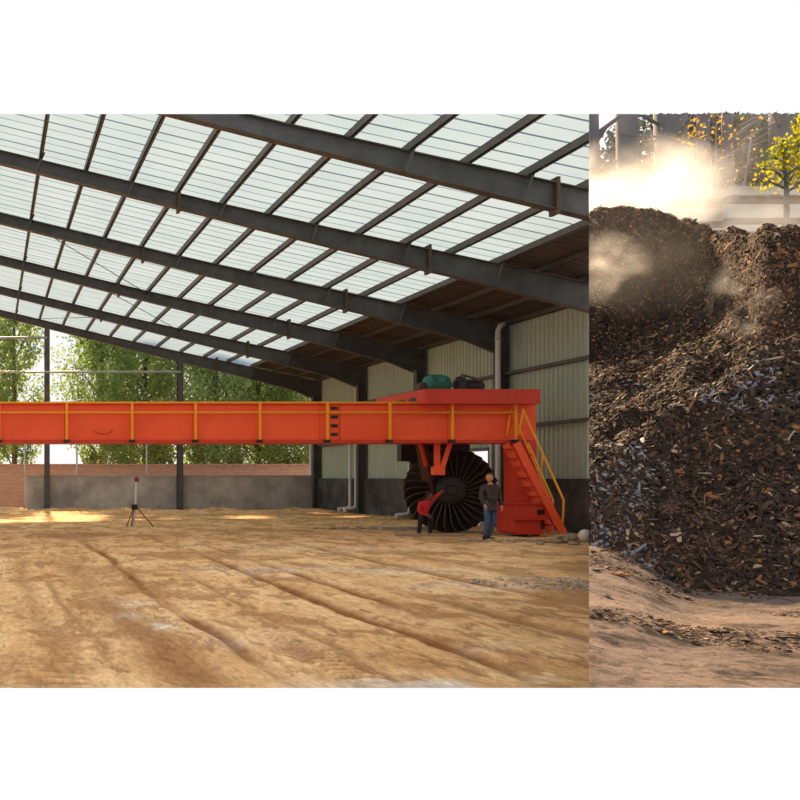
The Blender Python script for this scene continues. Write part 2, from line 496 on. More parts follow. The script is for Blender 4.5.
def depth(X):
    for (a, p), (c, q) in zip(DEP, DEP[1:]):
        if X <= c: return p + (q - p) * (X - a) / (c - a)
    return DEP[-1][1]


XS = [-3.6, -1.5, 0, 3, 6, 9, 12, 14, 15.7, 16.75]


def loft(b, ys, zf, xs=XS):
    """closed box along X: ys=(y0,y1), zf(X)->(z0,z1)"""
    prev = None
    for X in xs:
        z0, z1 = zf(X)
        r = [b.bm.verts.new((X, y, z)) for y, z in ((ys[0], z0), (ys[1], z0), (ys[1], z1), (ys[0], z1))]
        if prev:
            for i in range(4): b.bm.faces.new((prev[i], prev[(i + 1) % 4], r[(i + 1) % 4], r[i]))
        else: b.bm.faces.new(r)
        prev = r
    b.bm.faces.new(prev[::-1])


PX = [13.3 - 1.2 * k for k in range(14)]          # purlins over the translucent part, to just past the ridge
ORD = ['closing the tree end of the shed above the low wall', 'one bay in from the tree end of the shed',
       'two bays in from the tree end, column behind the motor', 'three bays in from the tree end, column by the stair tower',
       'second from the open front edge of the roof', 'at the open front edge of the roof, highest in view']
for i, Y in enumerate(FY):
    root = empty('portal_frame', (0, 0, 0))
    tag(root, 'dark steel roof frame ' + ORD[i], 'roof frame', 'steel portal frames of the shed')
    full = i <= 4
    b = MB()
    loft(b, (Y - .12, Y + .12), lambda X: (roof_z(X) - .022, roof_z(X)))
    loft(b, (Y - .12, Y + .12), lambda X: (roof_z(X) - depth(X), roof_z(X) - depth(X) + .022))
    loft(b, (Y - .008, Y + .008), lambda X: (roof_z(X) - depth(X) + .02, roof_z(X) - .02))
    b.trim().build('rafter', M['steel'], root)
    if i <= 3:
        b = MB()
        zt = roof_z(16.7) - .03
        for x0, x1 in ((16.36, 16.39), (16.71, 16.74)):
            b.box((x0, Y - .15, -.1), (x1, Y + .15, zt if x0 > 16.4 else zt - .75))
        b.box((16.38, Y - .01, -.1), (16.72, Y + .01, zt))
        b.box((16.3, Y - .2, .0), (16.76, Y + .2, .04))
        b.build('column', M['steel'], root)
        b = MB()                                        # haunch under the knee
        b.prism([(15.2, roof_z(15.2) - depth(15.2) + .02), (16.3, roof_z(16.3) - depth(16.3) + .05), (16.3, roof_z(16.3) - depth(16.3) - .12)], 1, Y - .06, Y + .06)
        b.build('haunch', M['steel'], root)
    for X in (4.95, 11.5):
        if Y < 20 and X < 6.2: continue
        z1, z0 = roof_z(X) + .1, roof_z(X) - depth(X) - .09
        b = MB(); b.box((X - .035, Y - .15, z0), (X + .035, Y + .15, z1)).trim().build('splice_plate', M['rust'], root)
    for X in (13.3, 10.9, 8.5, 6.1, 3.7, 1.3):
        if (Y < 20 and (X < 6.2 or X > 11.9)): continue
        b = MB(); b.bar((X - .1, Y - .14, roof_z(X) - depth(X) + .03), (X + .12, Y - .6 + .42, roof_z(X) + .16), .05, .05).trim().build('fly_brace', M['steel'], root)

# purlins: C sections lying over the rafters
def purlin(X, label, grp):
    b = MB(); z = roof_z(X); y0, y1 = 15.5, 49.9
    b.box((X - .012, y0, z), (X + .012, y1, z + .17)); b.box((X - .012, y0, z), (X + .075, y1, z + .012)); b.box((X - .012, y0, z + .158), (X + .075, y1, z + .17))
    b.box((X + .065, y0, z), (X + .075, y1, z + .03))
    b.trim()
    if not len(b.bm.faces): return
    tag(b.build('roof_purlin', M['purlin']), label, 'purlin', grp)


NTH = ['first', 'second', 'third', 'fourth', 'fifth', 'sixth', 'seventh', 'eighth', 'ninth', 'tenth', 'eleventh', 'twelfth', 'thirteenth', 'fourteenth']
for k, X in enumerate(PX):
    purlin(X, 'roof purlin under the translucent sheets, %s up from the brown eave strip' % NTH[k], 'purlins under the translucent roof')
for k, X in enumerate((14.45, 15.6, 16.62)):
    purlin(X, 'roof purlin under the brown eave strip, %s down from the translucent sheets' % NTH[k], 'purlins under the brown eave')


def roof_sheets():
    b = MB()
    for xs in ([RIDGE, 7.0], [7.0, 13.42], [-10.0, RIDGE], [-19, -10.0]):
        y = 10.0
        while y < 50.2:                                  # one sheet per 0.98 m, each lapping the next
            z = [roof_z(x) + .175 for x in xs]
            v = [b.bm.verts.new(p) for p in ((xs[0], y, z[0] + .012), (xs[0], y + .5, z[0]), (xs[0], y + 1.0, z[0] + .0), (xs[1], y + 1.0, z[1]), (xs[1], y + .5, z[1]), (xs[1], y, z[1] + .012))]
            b.bm.faces.new((v[0], v[1], v[4], v[5])); b.bm.faces.new((v[1], v[2], v[3], v[4]))
            for yy in (y + .49,):                # raised corrugations
                q = [b.bm.verts.new(p) for p in ((xs[0], yy, z[0] + .004), (xs[0], yy + .035, z[0] + .012), (xs[0], yy + .07, z[0] + .004))]
                r = [b.bm.verts.new(p) for p in ((xs[1], yy, z[1] + .004), (xs[1], yy + .035, z[1] + .012), (xs[1], yy + .07, z[1] + .004))]
                b.bm.faces.new((q[0], q[1], r[1], r[0])); b.bm.faces.new((q[1], q[2], r[2], r[1]))
            y += .98
    b.trim(); o = b.build('ceiling', M['sheet'], recalc=False)
    tag(o, 'translucent corrugated roof sheets letting daylight in', 'roof', kind='structure')
    b = MB(); y = 15.0; prof = []
    while y < 50.2:
        prof += [(y, .0), (y + .2, 0), (y + .23, .035), (y + .29, .035), (y + .32, 0)]; y += .32
    x0, x1 = 13.35, 17.35
    a = [b.bm.verts.new((x0, yy, roof_z(x0) + .175 + d)) for yy, d in prof]; c = [b.bm.verts.new((x1, yy, roof_z(x1) + .175 + d)) for yy, d in prof]
    for i in range(len(prof) - 1): b.bm.faces.new((a[i], a[i + 1], c[i + 1], c[i]))
    b.trim(); o = b.build('ceiling_eave', M['brownsheet'], recalc=False)
    md = o.modifiers.new('thick', 'SOLIDIFY'); md.thickness = .01
    tag(o, 'opaque brown corrugated roof strip along the eave', 'roof', kind='structure')


roof_sheets()

# roof bracing rods
for (Xa, Ya, Xb, Yb, t) in ((1.3, 31.6, 6.1, 37.57, 'thin bracing rod crossing the roof bay third from the tree end'), (3.7, 37.57, 8.5, 43.53, 'thin bracing rod crossing the roof bay second from the tree end'),
                            (2.0, 49.5, 5.6, 43.53, 'thin bracing rod in the roof bay at the tree end')):
    b = MB(); b.tube([(Xa, Ya, roof_z(Xa) - .1), (Xb, Yb, roof_z(Xb) - .1)], .014, 6)
    tag(b.build('bracing_rod', M['purlin']), t, 'brace', 'roof bracing rods')

# end wall posts and pale girts
for x, t in ((47, 'tall dark steel post of the open end by the cement wall end'), (180, 'tall dark steel post of the open end, halfway along the cement wall')):
    X = (x - CX) * 49.5 / F
    b = MB(); zt = roof_z(X) - depth(X) + .01
    b.box((X - .13, 49.28, -.1), (X + .13, 49.3, zt)).box((X - .13, 49.7, -.1), (X + .13, 49.72, zt)).box((X - .012, 49.3, -.1), (X + .012, 49.7, zt))
    tag(b.build('end_post', M['steel']), t, 'post', 'posts of the open end')
Xp = [(47 - CX) * 49.5 / F, (180 - CX) * 49.5 / F]
for (x0, x1, z, t) in ((-6, Xp[0], 8.68, 'short pale pipe girt across the open end, the upper one'), (-6, Xp[1], 6.95, 'long pale pipe girt across the open end, the lower one')):
    b = MB(); b.tube([(x0, 49.24, z), (x1, 49.24, z)], .06, 8)
    tag(b.build('pipe_girt', M['galv']), t, 'girt', 'pale girts of the open end')
for x, t in ((25, 'thin pale pole standing beyond the free end of the cement wall'), (77, 'thin pale pole behind the cement wall between the end post and the tripod'), (147, 'thin pale pole behind the cement wall just past the tripod')):
    X = (x - CX) * 50.2 / F
    b = MB(); b.tube([(X, 50.3, -.2), (X, 50.3, 4.6)], .045, 8)
    tag(b.build('fence_pole', M['galv']), t, 'pole', 'thin poles behind the cement wall')


# downpipes
def downpipe(x, ztop, zbot, Y, label, hook=True, r=.085, back=0):
    X = 16.42 - back
    root = empty('downpipe', (X, Y, 0)); tag(root, label, 'pipe', 'pale downpipes on the shed wall')
    b = MB(); pts = []
    if hook: pts += [(.2, 0, ztop + .12), (.08, 0, ztop + .06)]
    pts += [(0, 0, ztop - .1), (0, 0, zbot + .15), (-.05, 0, zbot + .05), (-.16, 0, zbot), (-.5, 0, zbot - .02)]
    b.tube(pts, r, 10).build('pipe', M['pvc'], root)
    b = MB(); b.tube([(-.5, 0, zbot + .03), (-.5, 0, zbot - .16)], r * 1.1, 10).build('outlet_elbow', M['pvc'], root)
    for z in (1.5, 3.4, ztop - .4):
        if zbot < z < ztop:
            b = MB(); b.tube([(0, 0, z), (0, 0, z + .06)], r * 1.25, 10).build('pipe_clip', M['galv'], root)


def wallY(x, X=16.42): return X * F / (x - CX)


downpipe(311, 6.35, .22, wallY(311), 'pale downpipe at the corner of the wall by the tree end')
downpipe(351, 3.9, .22, wallY(350), 'thinner pale downpipe, one of the close pair under the red girder', False, .065)
downpipe(357, 6.35, .25, wallY(356.5), 'thick pale downpipe reaching the eave, one of the close pair')
downpipe(411, 3.6, .18, wallY(410), 'pale downpipe with a long foot, just behind the turning wheel', False, .07)
downpipe(500, 6.4, .25, wallY(498, 16.2), 'tall pale downpipe on the column behind the stair tower', True, .08, .22)
downpipe(492, 3.9, .25, wallY(491.5), 'thin pale downpipe beside the doorway behind the wheel', False, .06)

# ================================================================ MACHINE
mc = empty('compost_turner', (0, 0, 0))
tag(mc, 'orange gantry compost turner with a yellow railed girder and bladed wheel', 'compost turner')
YG0, YG1 = 27.0, 28.15
ZB, ZT = 2.60, 3.64
XE = 546 * 27 / F
b = MB(); b.box((-7, YG0, ZB + .05), (XE, YG1, ZT))
gd = b.bevel(.012).build('girder', M['orange'], mc)
b = MB(); b.box((-7, YG0 - .06, ZB - .03), (XE - .02, YG1 + .06, ZB + .05)).build('bottom_flange', M['red'], gd)
b = MB(); b.box((-7, YG0 - .05, ZT), (XE, YG1 + .05, ZT + .03)).build('top_flange', M['orange'], gd)
b = MB(); X0 = (328 - CX) * 27 / F
b.box((X0 - .02, YG0 - .035, ZB + .05), (X0 + .02, YG0, ZT)).box((X0 + .30, YG0 - .02, ZB + .05), (X0 + .33, YG0, ZT))
b.build('splice_flange', M['red'], gd)
for k in range(4):
    z = ZB + .16 + k * .24
    b = MB(); b.box((X0 + .08, YG0 - .012, z), (X0 + .27, YG0 + .01, z + .09)).bevel(.006).build('access_slot', M['darkmetal'], gd)
for X in np.arange(-5, XE, 3.53):
    b = MB(); b.box((X - .006, YG0 - .006, ZB + .06), (X + .006, YG0, ZT - .01)).build('weld_seam', M['red'], gd)
# lifting loop on the girder face
b = MB(); b.tube([((103 - CX) * 27 / F + .26 * math.cos(t) , YG0 - .02, 2.95 - .13 * math.sin(t)) for t in np.linspace(0, math.pi, 9)], .012, 6)
b.build('cable_loop', M['red'], gd)
# railing along the girder
rl = MB(); YR = 26.82
for z in (ZT + .03, ZT - .24): rl.tube([(-7, YR, z), (12.75 + 1.68, YR, z)], .028, 8)
rail = rl.build('railing', M['yellow'], mc)
for x in (1, 68, 133, 196, 260, 327, 389, 451, 514):
    X = (x - CX) * 27 / F - .05
    b = MB(); b.box((X - .032, YR - .03, ZB + .05), (X + .032, YR + .03, ZT + .03)).build('rail_post', M['yellow'], rail)
    b = MB(); b.box((X - .07, YR - .05, ZB - .03), (X + .07, YG0, ZB + .055)).build('post_foot', M['darkmetal'], rail)
# trolley deck on top
X0, X1, Z0, Z1, YA, YB = 435 * 26.55 / F, 550.5 * 26.55 / F, 3.70, 4.01, 26.55, 29.9
b = MB(); b.box((X0, YA, Z0 - .08), (X1, YB, Z1 - .01)); dk = b.bevel(.012).build('trolley_deck', M['red'], mc)
b = MB(); b.box((X0 - .01, YA - .01, Z1 - .03), (X1 + .01, YB, Z1 + .01)).build('deck_plate', M['red'], dk)
for k in range(4):
    y = YA + .55 + k * .75
    b = MB(); b.box((X0 - .012, y, Z0 + .02), (X0 + .01, y + .42, Z0 + .14)).build('side_slot', M['darkmetal'], dk)
b = MB()
for x in (X0 + .35, X1 - .5): b.tube([(x, YG0 + .2, ZT + .03), (x, YG0 + .32, ZT + .03)], .12, 14)
b.box((X0 + .1, YG0 + .06, Z0 - .3), (X1 - .1, YG0 + .12, Z0 - .05)); b.build('trolley_wheel', M['darkmetal'], dk)
# motor: domed green housing with fins and terminal box
p = P(436.5, 388, 28.2)
b = MB(); c = Vector((p.x, 28.2, 4.28))
b.tube([c + Vector((-.36, 0, 0)), c + Vector((-.33, 0, 0)), c + Vector((-.22, 0, 0)), c + Vector((.22, 0, 0)), c + Vector((.30, 0, 0)), c + Vector((.36, 0, 0))], [.13, .24, .285, .285, .25, .15], 20)
for k in range(14):
    a = k * math.pi * 2 / 14
    d = Vector((0, math.cos(a), math.sin(a))) * .28
    b.bar(c + d + Vector((-.22, 0, 0)), c + d + Vector((.2, 0, 0)), .016, .05, up=d)
b.box((c.x - .3, c.y - .2, 4.0), (c.x + .3, c.y + .2, 4.1)); mo = b.build('drive_motor', M['green'], mc)
b = MB(); b.box((c.x - .1, c.y - .34, 4.32), (c.x + .12, c.y - .2, 4.5)).bevel(.015).build('terminal_box', M['green'], mo)
b = MB(); b.tube([(c.x - .36, c.y, 4.22), (c.x - .52, c.y, 4.22)], [.15, .13], 14); b.box((c.x - .56, c.y - .16, 4.0), (c.x - .4, c.y + .16, 4.3)).build('coupling', M['brownmetal'], mo)
# gearbox & pump set
x0 = P(456, 388, 28).x
b = MB(); b.box((x0, 27.8, 4.0), (x0 + .24, 28.2, 4.42)).bevel(.03); b.box((x0 + .03, 27.85, 4.42), (x0 + .2, 28.1, 4.5))
gb = b.build('gearbox', M['darkmetal'], mc)
b = MB(); b.tube([(x0 + .24, 28.0, 4.22), (x0 + .34, 28.0, 4.22), (x0 + .7, 28.0, 4.22), (x0 + .78, 28, 4.2)], [.12, .18, .18, .1], 16); b.box((x0 + .3, 27.85, 4.0), (x0 + .7, 28.15, 4.08)).build('pump_barrel', M['darkmetal'], gb)
b = MB(); b.tube([(x0 + .1, 28.0, 4.48), (x0 + .15, 27.95, 4.56), (x0 + .5, 27.9, 4.44), (x0 + .62, 27.9, 4.3)], .025, 8).build('hose', M['brownmetal'], gb)
# hydraulic ram and the A-shaped hanger
b = MB(); b.bar(P(421, 443, 28.0), P(428, 480, 28.2), .26, .2); b.tube([P(428, 470, 28.2), P(433, 492, 28.3)], .06, 10)
b.build('hydraulic_ram', M['brownmetal'], mc)
b = MB(); b.bar(P(437, 442, 27.5), P(437, 472, 27.6), .13, .13); b.bar(P(450.5, 442, 27.5), P(441, 472, 27.6), .13, .13)
q = P(438.5, 470, 27.58); b.box((q.x - .17, q.y - .1, q.z - .14), (q.x + .14, q.y + .1, q.z + .1)); b.build('hanger', M['orange'], mc)
b = MB(); b.bar(P(420, 442, 27.5), P(426, 466, 27.7), .09, .09); b.build('side_stay', M['red'], mc)
# dark carrying frame behind the wheel
b = MB(); b.box((12.75, 29.4, .35), (14.2, 29.7, 2.75)); b.box((12.3, 29.2, 2.1), (14.35, 29.5, 2.62)); b.bar((13.2, 29.3, 1.2), (12.5, 29.35, 2.5), .2); b.build('wheel_carrier', M['darkmetal'], mc)
# bladed wheel facing the viewer, slightly turned
wh = MB(); WC = P(450, 490, 28.55); RW = 1.24
MW = Matrix.Translation(WC) @ Matrix.Rotation(math.radians(-20), 4, 'Z')
def WP(x, y, z): return MW @ Vector((x, y, z))
wh.tube([WP(0, -.42, 0), WP(0, -.40, 0), WP(0, -.36, 0), WP(0, .5, 0)], [.2, .36, .42, .42], 28)
hubo = wh.build('turning_wheel', M['darkmetal'], mc)
b = MB(); b.tube([WP(0, -.5, 0), WP(0, -.41, 0)], [.13, .16], 16)
for k in range(8):
    a = k * math.pi / 4; b.tube([WP(.27 * math.cos(a), -.43, .27 * math.sin(a)), WP(.27 * math.cos(a), -.38, .27 * math.sin(a))], .025, 6)
b.build('hub_cap', M['darkmetal'], hubo)
NB = 30
for k in range(NB):
    a = k * 2 * math.pi / NB + .06
    R = MW @ Matrix.Rotation(-a, 4, 'Y') @ Matrix.Rotation(math.radians(24), 4, 'X')
    b = MB()
    for (r0, r1, y0, y1, y2, y3) in ((.38, 1.02, -.30, .42, -.36, .48), (1.02, RW, -.36, .48, -.26, .40)):
        tw = .05
        vs = [Vector((r0, y0, -.014)), Vector((r1, y2, -.014 + tw * (r1 > 1.1))), Vector((r1, y3, -.014 + tw * (r1 > 1.1))), Vector((r0, y1, -.014))]
        lo = [b.bm.verts.new(R @ v) for v in vs]; hi = [b.bm.verts.new(R @ (v + Vector((0, 0, .03)))) for v in vs]
        b.bm.faces.new(lo); b.bm.faces.new(hi[::-1])
        for i in range(4): b.bm.faces.new((lo[i], hi[i], hi[(i + 1) % 4], lo[(i + 1) % 4]))
    b.build('blade', M['blade'], hubo)
# leg tower with ledge box and rail wheels
YL0, YL1 = 26.95, 27.45
xa, xb = (503 - CX) * 27.45 / F, (533 - CX) * 27 / F
b = MB()
b.prism([(xa, 2.58), (xb + .06, 2.58), (xb + .10, 1.6), (xb + .22, .85), (xb + .22, .55), (xa + .02, .55), (xa + .02, 1.6)], 1, YL0, YL1)
tw = b.build('leg_tower', M['red'], mc)
for k in range(4):
    z = 1.25 + k * .32
    b = MB(); b.box((xa + .14, YL0 - .06, z), (xb - .05, YL0, z + .035)).build('tower_rung', M['red'], tw)
b = MB()
xc, xd = (496 - CX) * 27.6 / F, (548 - CX) * 26.6 / F
b.box((xc, 26.5, .46), (xd, 27.6, .88)).bevel(.012); bs = b.build('base_box', M['red'], mc)
b = MB(); b.box((xc - .05, 26.45, .88), (xd + .03, 27.65, .92)).build('ledge', M['red'], bs)
px = P(537, 514, 26.5); b = MB(); b.box((px.x, 26.49, .60), (px.x + .2, 26.52, .74)).bevel(.004).build('window_slot', M['darkmetal'], bs)
b = MB(); b.prism([(xc - .04, .48), (xc - .04, .12), (xc + .1, .06), (xc + .75, .06), (xc + .82, .12), (xc + .68, .25), (xc + .72, .48)], 1, 26.6, 27.5).build('skid_housing', M['red'], bs)
for X in (xc + .35, xd - .22):
    b = MB(); b.tube([(X, 26.75, .19), (X, 26.95, .19)], .18, 20); b.tube([(X, 26.7, .19), (X, 26.75, .19)], .07, 12); b.build('rail_wheel', M['darkmetal'], bs)
b = MB(); b.box((xd - .5, 26.68, .2), (xd - .05, 27.0, .46)).build('wheel_bracket', M['brownmetal'], bs)
# stair
YS = 26.42; T0, T1 = P(516, 443, YS), P(563, 533, YS)
b = MB()
st = empty('stair'); st.parent = mc
for y in (YS - .02, YS + .55):
    b = MB(); b.bar(Vector((T0.x, y, T0.z)), Vector((T1.x, y, T1.z)), .04, .2); b.build('stringer', M['orange'], st)
for k in range(9):
    t = (k + .6) / 9.4; p = T0.lerp(T1, t)
    b = MB(); b.box((p.x - .13, YS, p.z - .02), (p.x + .1, YS + .55, p.z + .015)).build('step', M['red'], st)
b = MB()
A0, A1, A2 = P(522.5, 409, YS), P(563.5, 500, YS), P(562, 531, YS)
b.tube([A0, A1, A2], .03, 8)
b.tube([P(523.5, 411, YS), P(518, 436, YS)], .028, 8)
b.tube([P(528, 443, YS), P(553, 500, YS), P(552, 515, YS)], .024, 8)
b.tube([P(543, 455, YS), P(541, 470, YS)], .024, 8)
b.build('handrail', M['yellow'], st)
b = MB(); y2 = YS + .5
b.tube([P(511, 409, y2), P(506.5, 437, y2)], .028, 8); b.tube([P(511, 409, y2), P(524, 440, y2), P(552, 505, y2)], .026, 8); b.build('handrail', M['yellow'], st)

# kerb the turner runs on, boards and rubble beside it
b = MB(); b.box((12.0, 29.95, -.05), (14.4, 30.2, .10)).bevel(.02)
tag(b.build('track_kerb', M['coping']), 'low pale concrete track kerb on the dirt behind the wheel', 'kerb')
b = MB(); b.box((11.2, 26.85, .0), (13.1, 27.0, .07)).bevel(.01)
tag(b.build('timber_board', M['stone']), 'long pale board lying on the dirt in front of the wheel', 'board')


def rock(x, y, Y, r, m, label, cat, grp=None, seed=0, sq=(1, 1, .7), z=None):
    bm = bmesh.new(); bmesh.ops.create_icosphere(bm, subdivisions=3, radius=1)
    p = P(x, y, Y)
    for v in bm.verts:
        n = float(fbm(np.array([v.co.x * 1.4 + seed * 7]), np.array([v.co.y * 1.4]), np.array([v.co.z * 1.4]), 3)[0])
        v.co = Vector((v.co.x * sq[0], v.co.y * sq[1], v.co.z * sq[2])) * r * (1 + .45 * n)
    lo = min(v.co.z for v in bm.verts)
    me = bpy.data.meshes.new('rock'); bm.to_mesh(me); bm.free()
    o = link(cat.replace(' ', '_'), me, m, smooth=False); o.location = (p.x, Y, (p.z if z is None else z) - lo - .03)
    tag(o, label, cat, grp)
    return o


for i, (x, y, Y, r, t) in enumerate(((566, 545, 24.2, .2, 'largest pale lump of rubble on the dirt near the stair foot'), (555, 546, 24.0, .11, 'smaller pale lump of rubble just beside the largest one'),
                                 (574, 549, 23.4, .1, 'flat pale lump of rubble nearer the yard edge than the largest one'), (540, 546, 23.6, .07, 'small pale stone on the dirt between the man and the rubble'))):
    rock(x, y, Y, r, M['stone'], t, 'stone', 'pale rubble by the stair foot', i, (1.3, 1, .6), z=0)
o = rock(585, 540, 25.0, .2, M['white'], 'pale round ball lying on the dirt at the plinth by the stair', 'ball', None, 1, (1, 1, 1), z=0)
bm = bmesh.new(); bmesh.ops.create_uvsphere(bm, u_segments=20, v_segments=12, radius=.15); bm.to_mesh(o.data); bm.free(); o.location.z = .14; o.name = 'white_ball'


def scatter_lumps(name, cx, cy, rx, ry, n, smin, smax, m, label, cat, base_z=0):
    V, Fc = [], []; bm = bmesh.new(); bmesh.ops.create_icosphere(bm, subdivisions=1, radius=1)
    bv = np.array([v.co[:] for v in bm.verts]); bf = np.array([[v.index for v in f.verts] for f in bm.faces]); bm.free()
    for i in range(n):
        a = random.uniform(0, 6.28); q = math.sqrt(random.random()); s = random.uniform(smin, smax)
        p = np.array([cx + rx * q * math.cos(a), cy + ry * q * math.sin(a), base_z + s * .15])
        v = bv * (1 + .35 * RNG.normal(size=(len(bv), 1))) * s * np.array([1.2, 1, .6]) + p
        Fc.append(bf + len(bv) * i); V.append(v)
    o = mesh_np(name, np.concatenate(V), np.concatenate(Fc), m)
    tag(o, label, cat, kind='stuff')


pc = P(553, 583, F * EYE / (583 - CY)); scatter_lumps('rubble', pc.x, pc.y, 1.2, 1.0, 520, .008, .032, M['greystone'], 'patch of grey crushed rubble strewn over the tan dirt', 'rubble')
pc = P(420, 529, 30); scatter_lumps('debris', pc.x - .8, 30.6, 2.4, .35, 160, .03, .1, M['stone'], 'loose clods strewn along the foot of the plinth', 'debris')
pc = P(505, 542, 24.5); scatter_lumps('clods', 13.6, 24.6, 1.8, .6, 120, .02, .07, M['stone'], 'loose tan clods on the dirt around the man', 'debris')

# survey tripod
tp = empty('survey_tripod', P(135, 0, 32.0)); tp.location.z = 0
tag(tp, 'survey tripod with a pale staff and red head standing on the dirt', 'tripod')
b = MB(); b.tube([(-.06, 0, 0.02), (.02, 0, .62), (.05, 0, 1.5)], .036, 8).build('staff', M['pvc'], tp)
b = MB(); b.box((-.02, -.06, 1.49), (.12, .06, 1.6)).bevel(.015); b.tube([(.05, 0, 1.6), (.05, 0, 1.64)], .04, 10).build('level_head', M['redplastic'], tp)
b = MB(); b.box((-.12, -.06, .56), (.08, .06, .74)).bevel(.02).build('clamp', M['darkmetal'], tp)
for e in ((-.30, -.1, 0.0), (.62, .1, 0.0), (-.05, .5, 0)):
    b = MB(); b.bar((-.02, 0, .66) if e[0] < .4 else (.02, .02, .68), e, .04, .03)
    if e[0] > .4:
        pass
    b.build('leg', M['wood'], tp)


# ================================================================ PEOPLE
def skin_mesh(joints, edges, root=0, sub=2):
    """joints: [(x,y,z,r) or (x,y,z,rx,ry)], grown into one continuous surface"""
    me = bpy.data.meshes.new('skel'); me.from_pydata([j[:3] for j in joints], edges, [])
    o = bpy.data.objects.new('skel', me); COL.objects.link(o)
    s = o.modifiers.new('s', 'SKIN'); s.use_smooth_shade = True
    for i, j in enumerate(joints):
        r = j[3:]; me.skin_vertices[0].data[i].radius = (r[0], r[-1])
    me.skin_vertices[0].data[root].use_root = True
    m = o.modifiers.new('u', 'SUBSURF'); m.levels = sub; m.render_levels = sub
    dg = bpy.context.evaluated_depsgraph_get(); dg.update()
    out = bpy.data.meshes.new_from_object(o.evaluated_get(dg))
    bpy.data.objects.remove(o); bpy.data.meshes.remove(me)
    return out


def head_bm(b, c, fw, up, h):
    """head with brow, nose, chin, ears; c centre, fw facing, h height"""
    fw = fw.normalized(); sd = fw.cross(up).normalized(); up = sd.cross(fw).normalized()
    Mh = Matrix((sd, fw, up)).transposed().to_4x4(); Mh.translation = c
    n0 = len(b.bm.verts)
    b.ball((0, 0, 0), (h * .36, h * .43, h * .5), 20, 14); b.bm.verts.ensure_lookup_table()
    for v in b.bm.verts[n0:]:
        p = v.co
        if p.z < 0: p.x *= 1 + .35 * p.z / h; 
        if p.y > 0 and p.z < -.1 * h: p.y += h * .03
        if p.y > h * .3: p.y -= h * .03 * max(0, 1 - abs(p.z / h - .07) / .06)     # eye line set back
        v.co = Mh @ p
    for part, r in (((0, h * .45, -h * .06), (h * .045, h * .075, h * .09)), ((h * .36, 0, -h * .02), (h * .03, h * .07, h * .11)), ((-h * .36, 0, -h * .02), (h * .03, h * .07, h * .11)), ((0, h * .39, -h * .24), (h * .1, h * .03, h * .025))):
        k0 = len(b.bm.verts); b.ball(part, r, 10, 7); b.bm.verts.ensure_lookup_table()
        for v in b.bm.verts[k0:]: v.co = Mh @ v.co
    return Mh


def hand_bm(b, wrist, elbow, thumb_dir, s=.085):
    """palm plus five unequal curled fingers"""
    d = (Vector(wrist) - Vector(elbow)).normalized(); t = Vector(thumb_dir); t = (t - d * t.dot(d)).normalized(); n = d.cross(t)
    w = Vector(wrist)
    b.tube([w - d * .02, w + d * .02, w + d * s * .6, w + d * s], [.024, .032, .036, .028], 10)
    for k, L in enumerate((.068, .078, .072, .056)):
        o = w + d * s * .95 + t * (.027 - .018 * k)
        b.tube([o - d * .02, o + d * L * .4, o + d * L * .75 + n * .014, o + d * L * .9 + n * .034], [.010, .0095, .009, .007], 6)
    o = w + d * s * .3 + t * .03
    b.tube([o, o + t * .03 + d * .02, o + t * .038 + d * .055 + n * .008], [.012, .011, .009], 6)


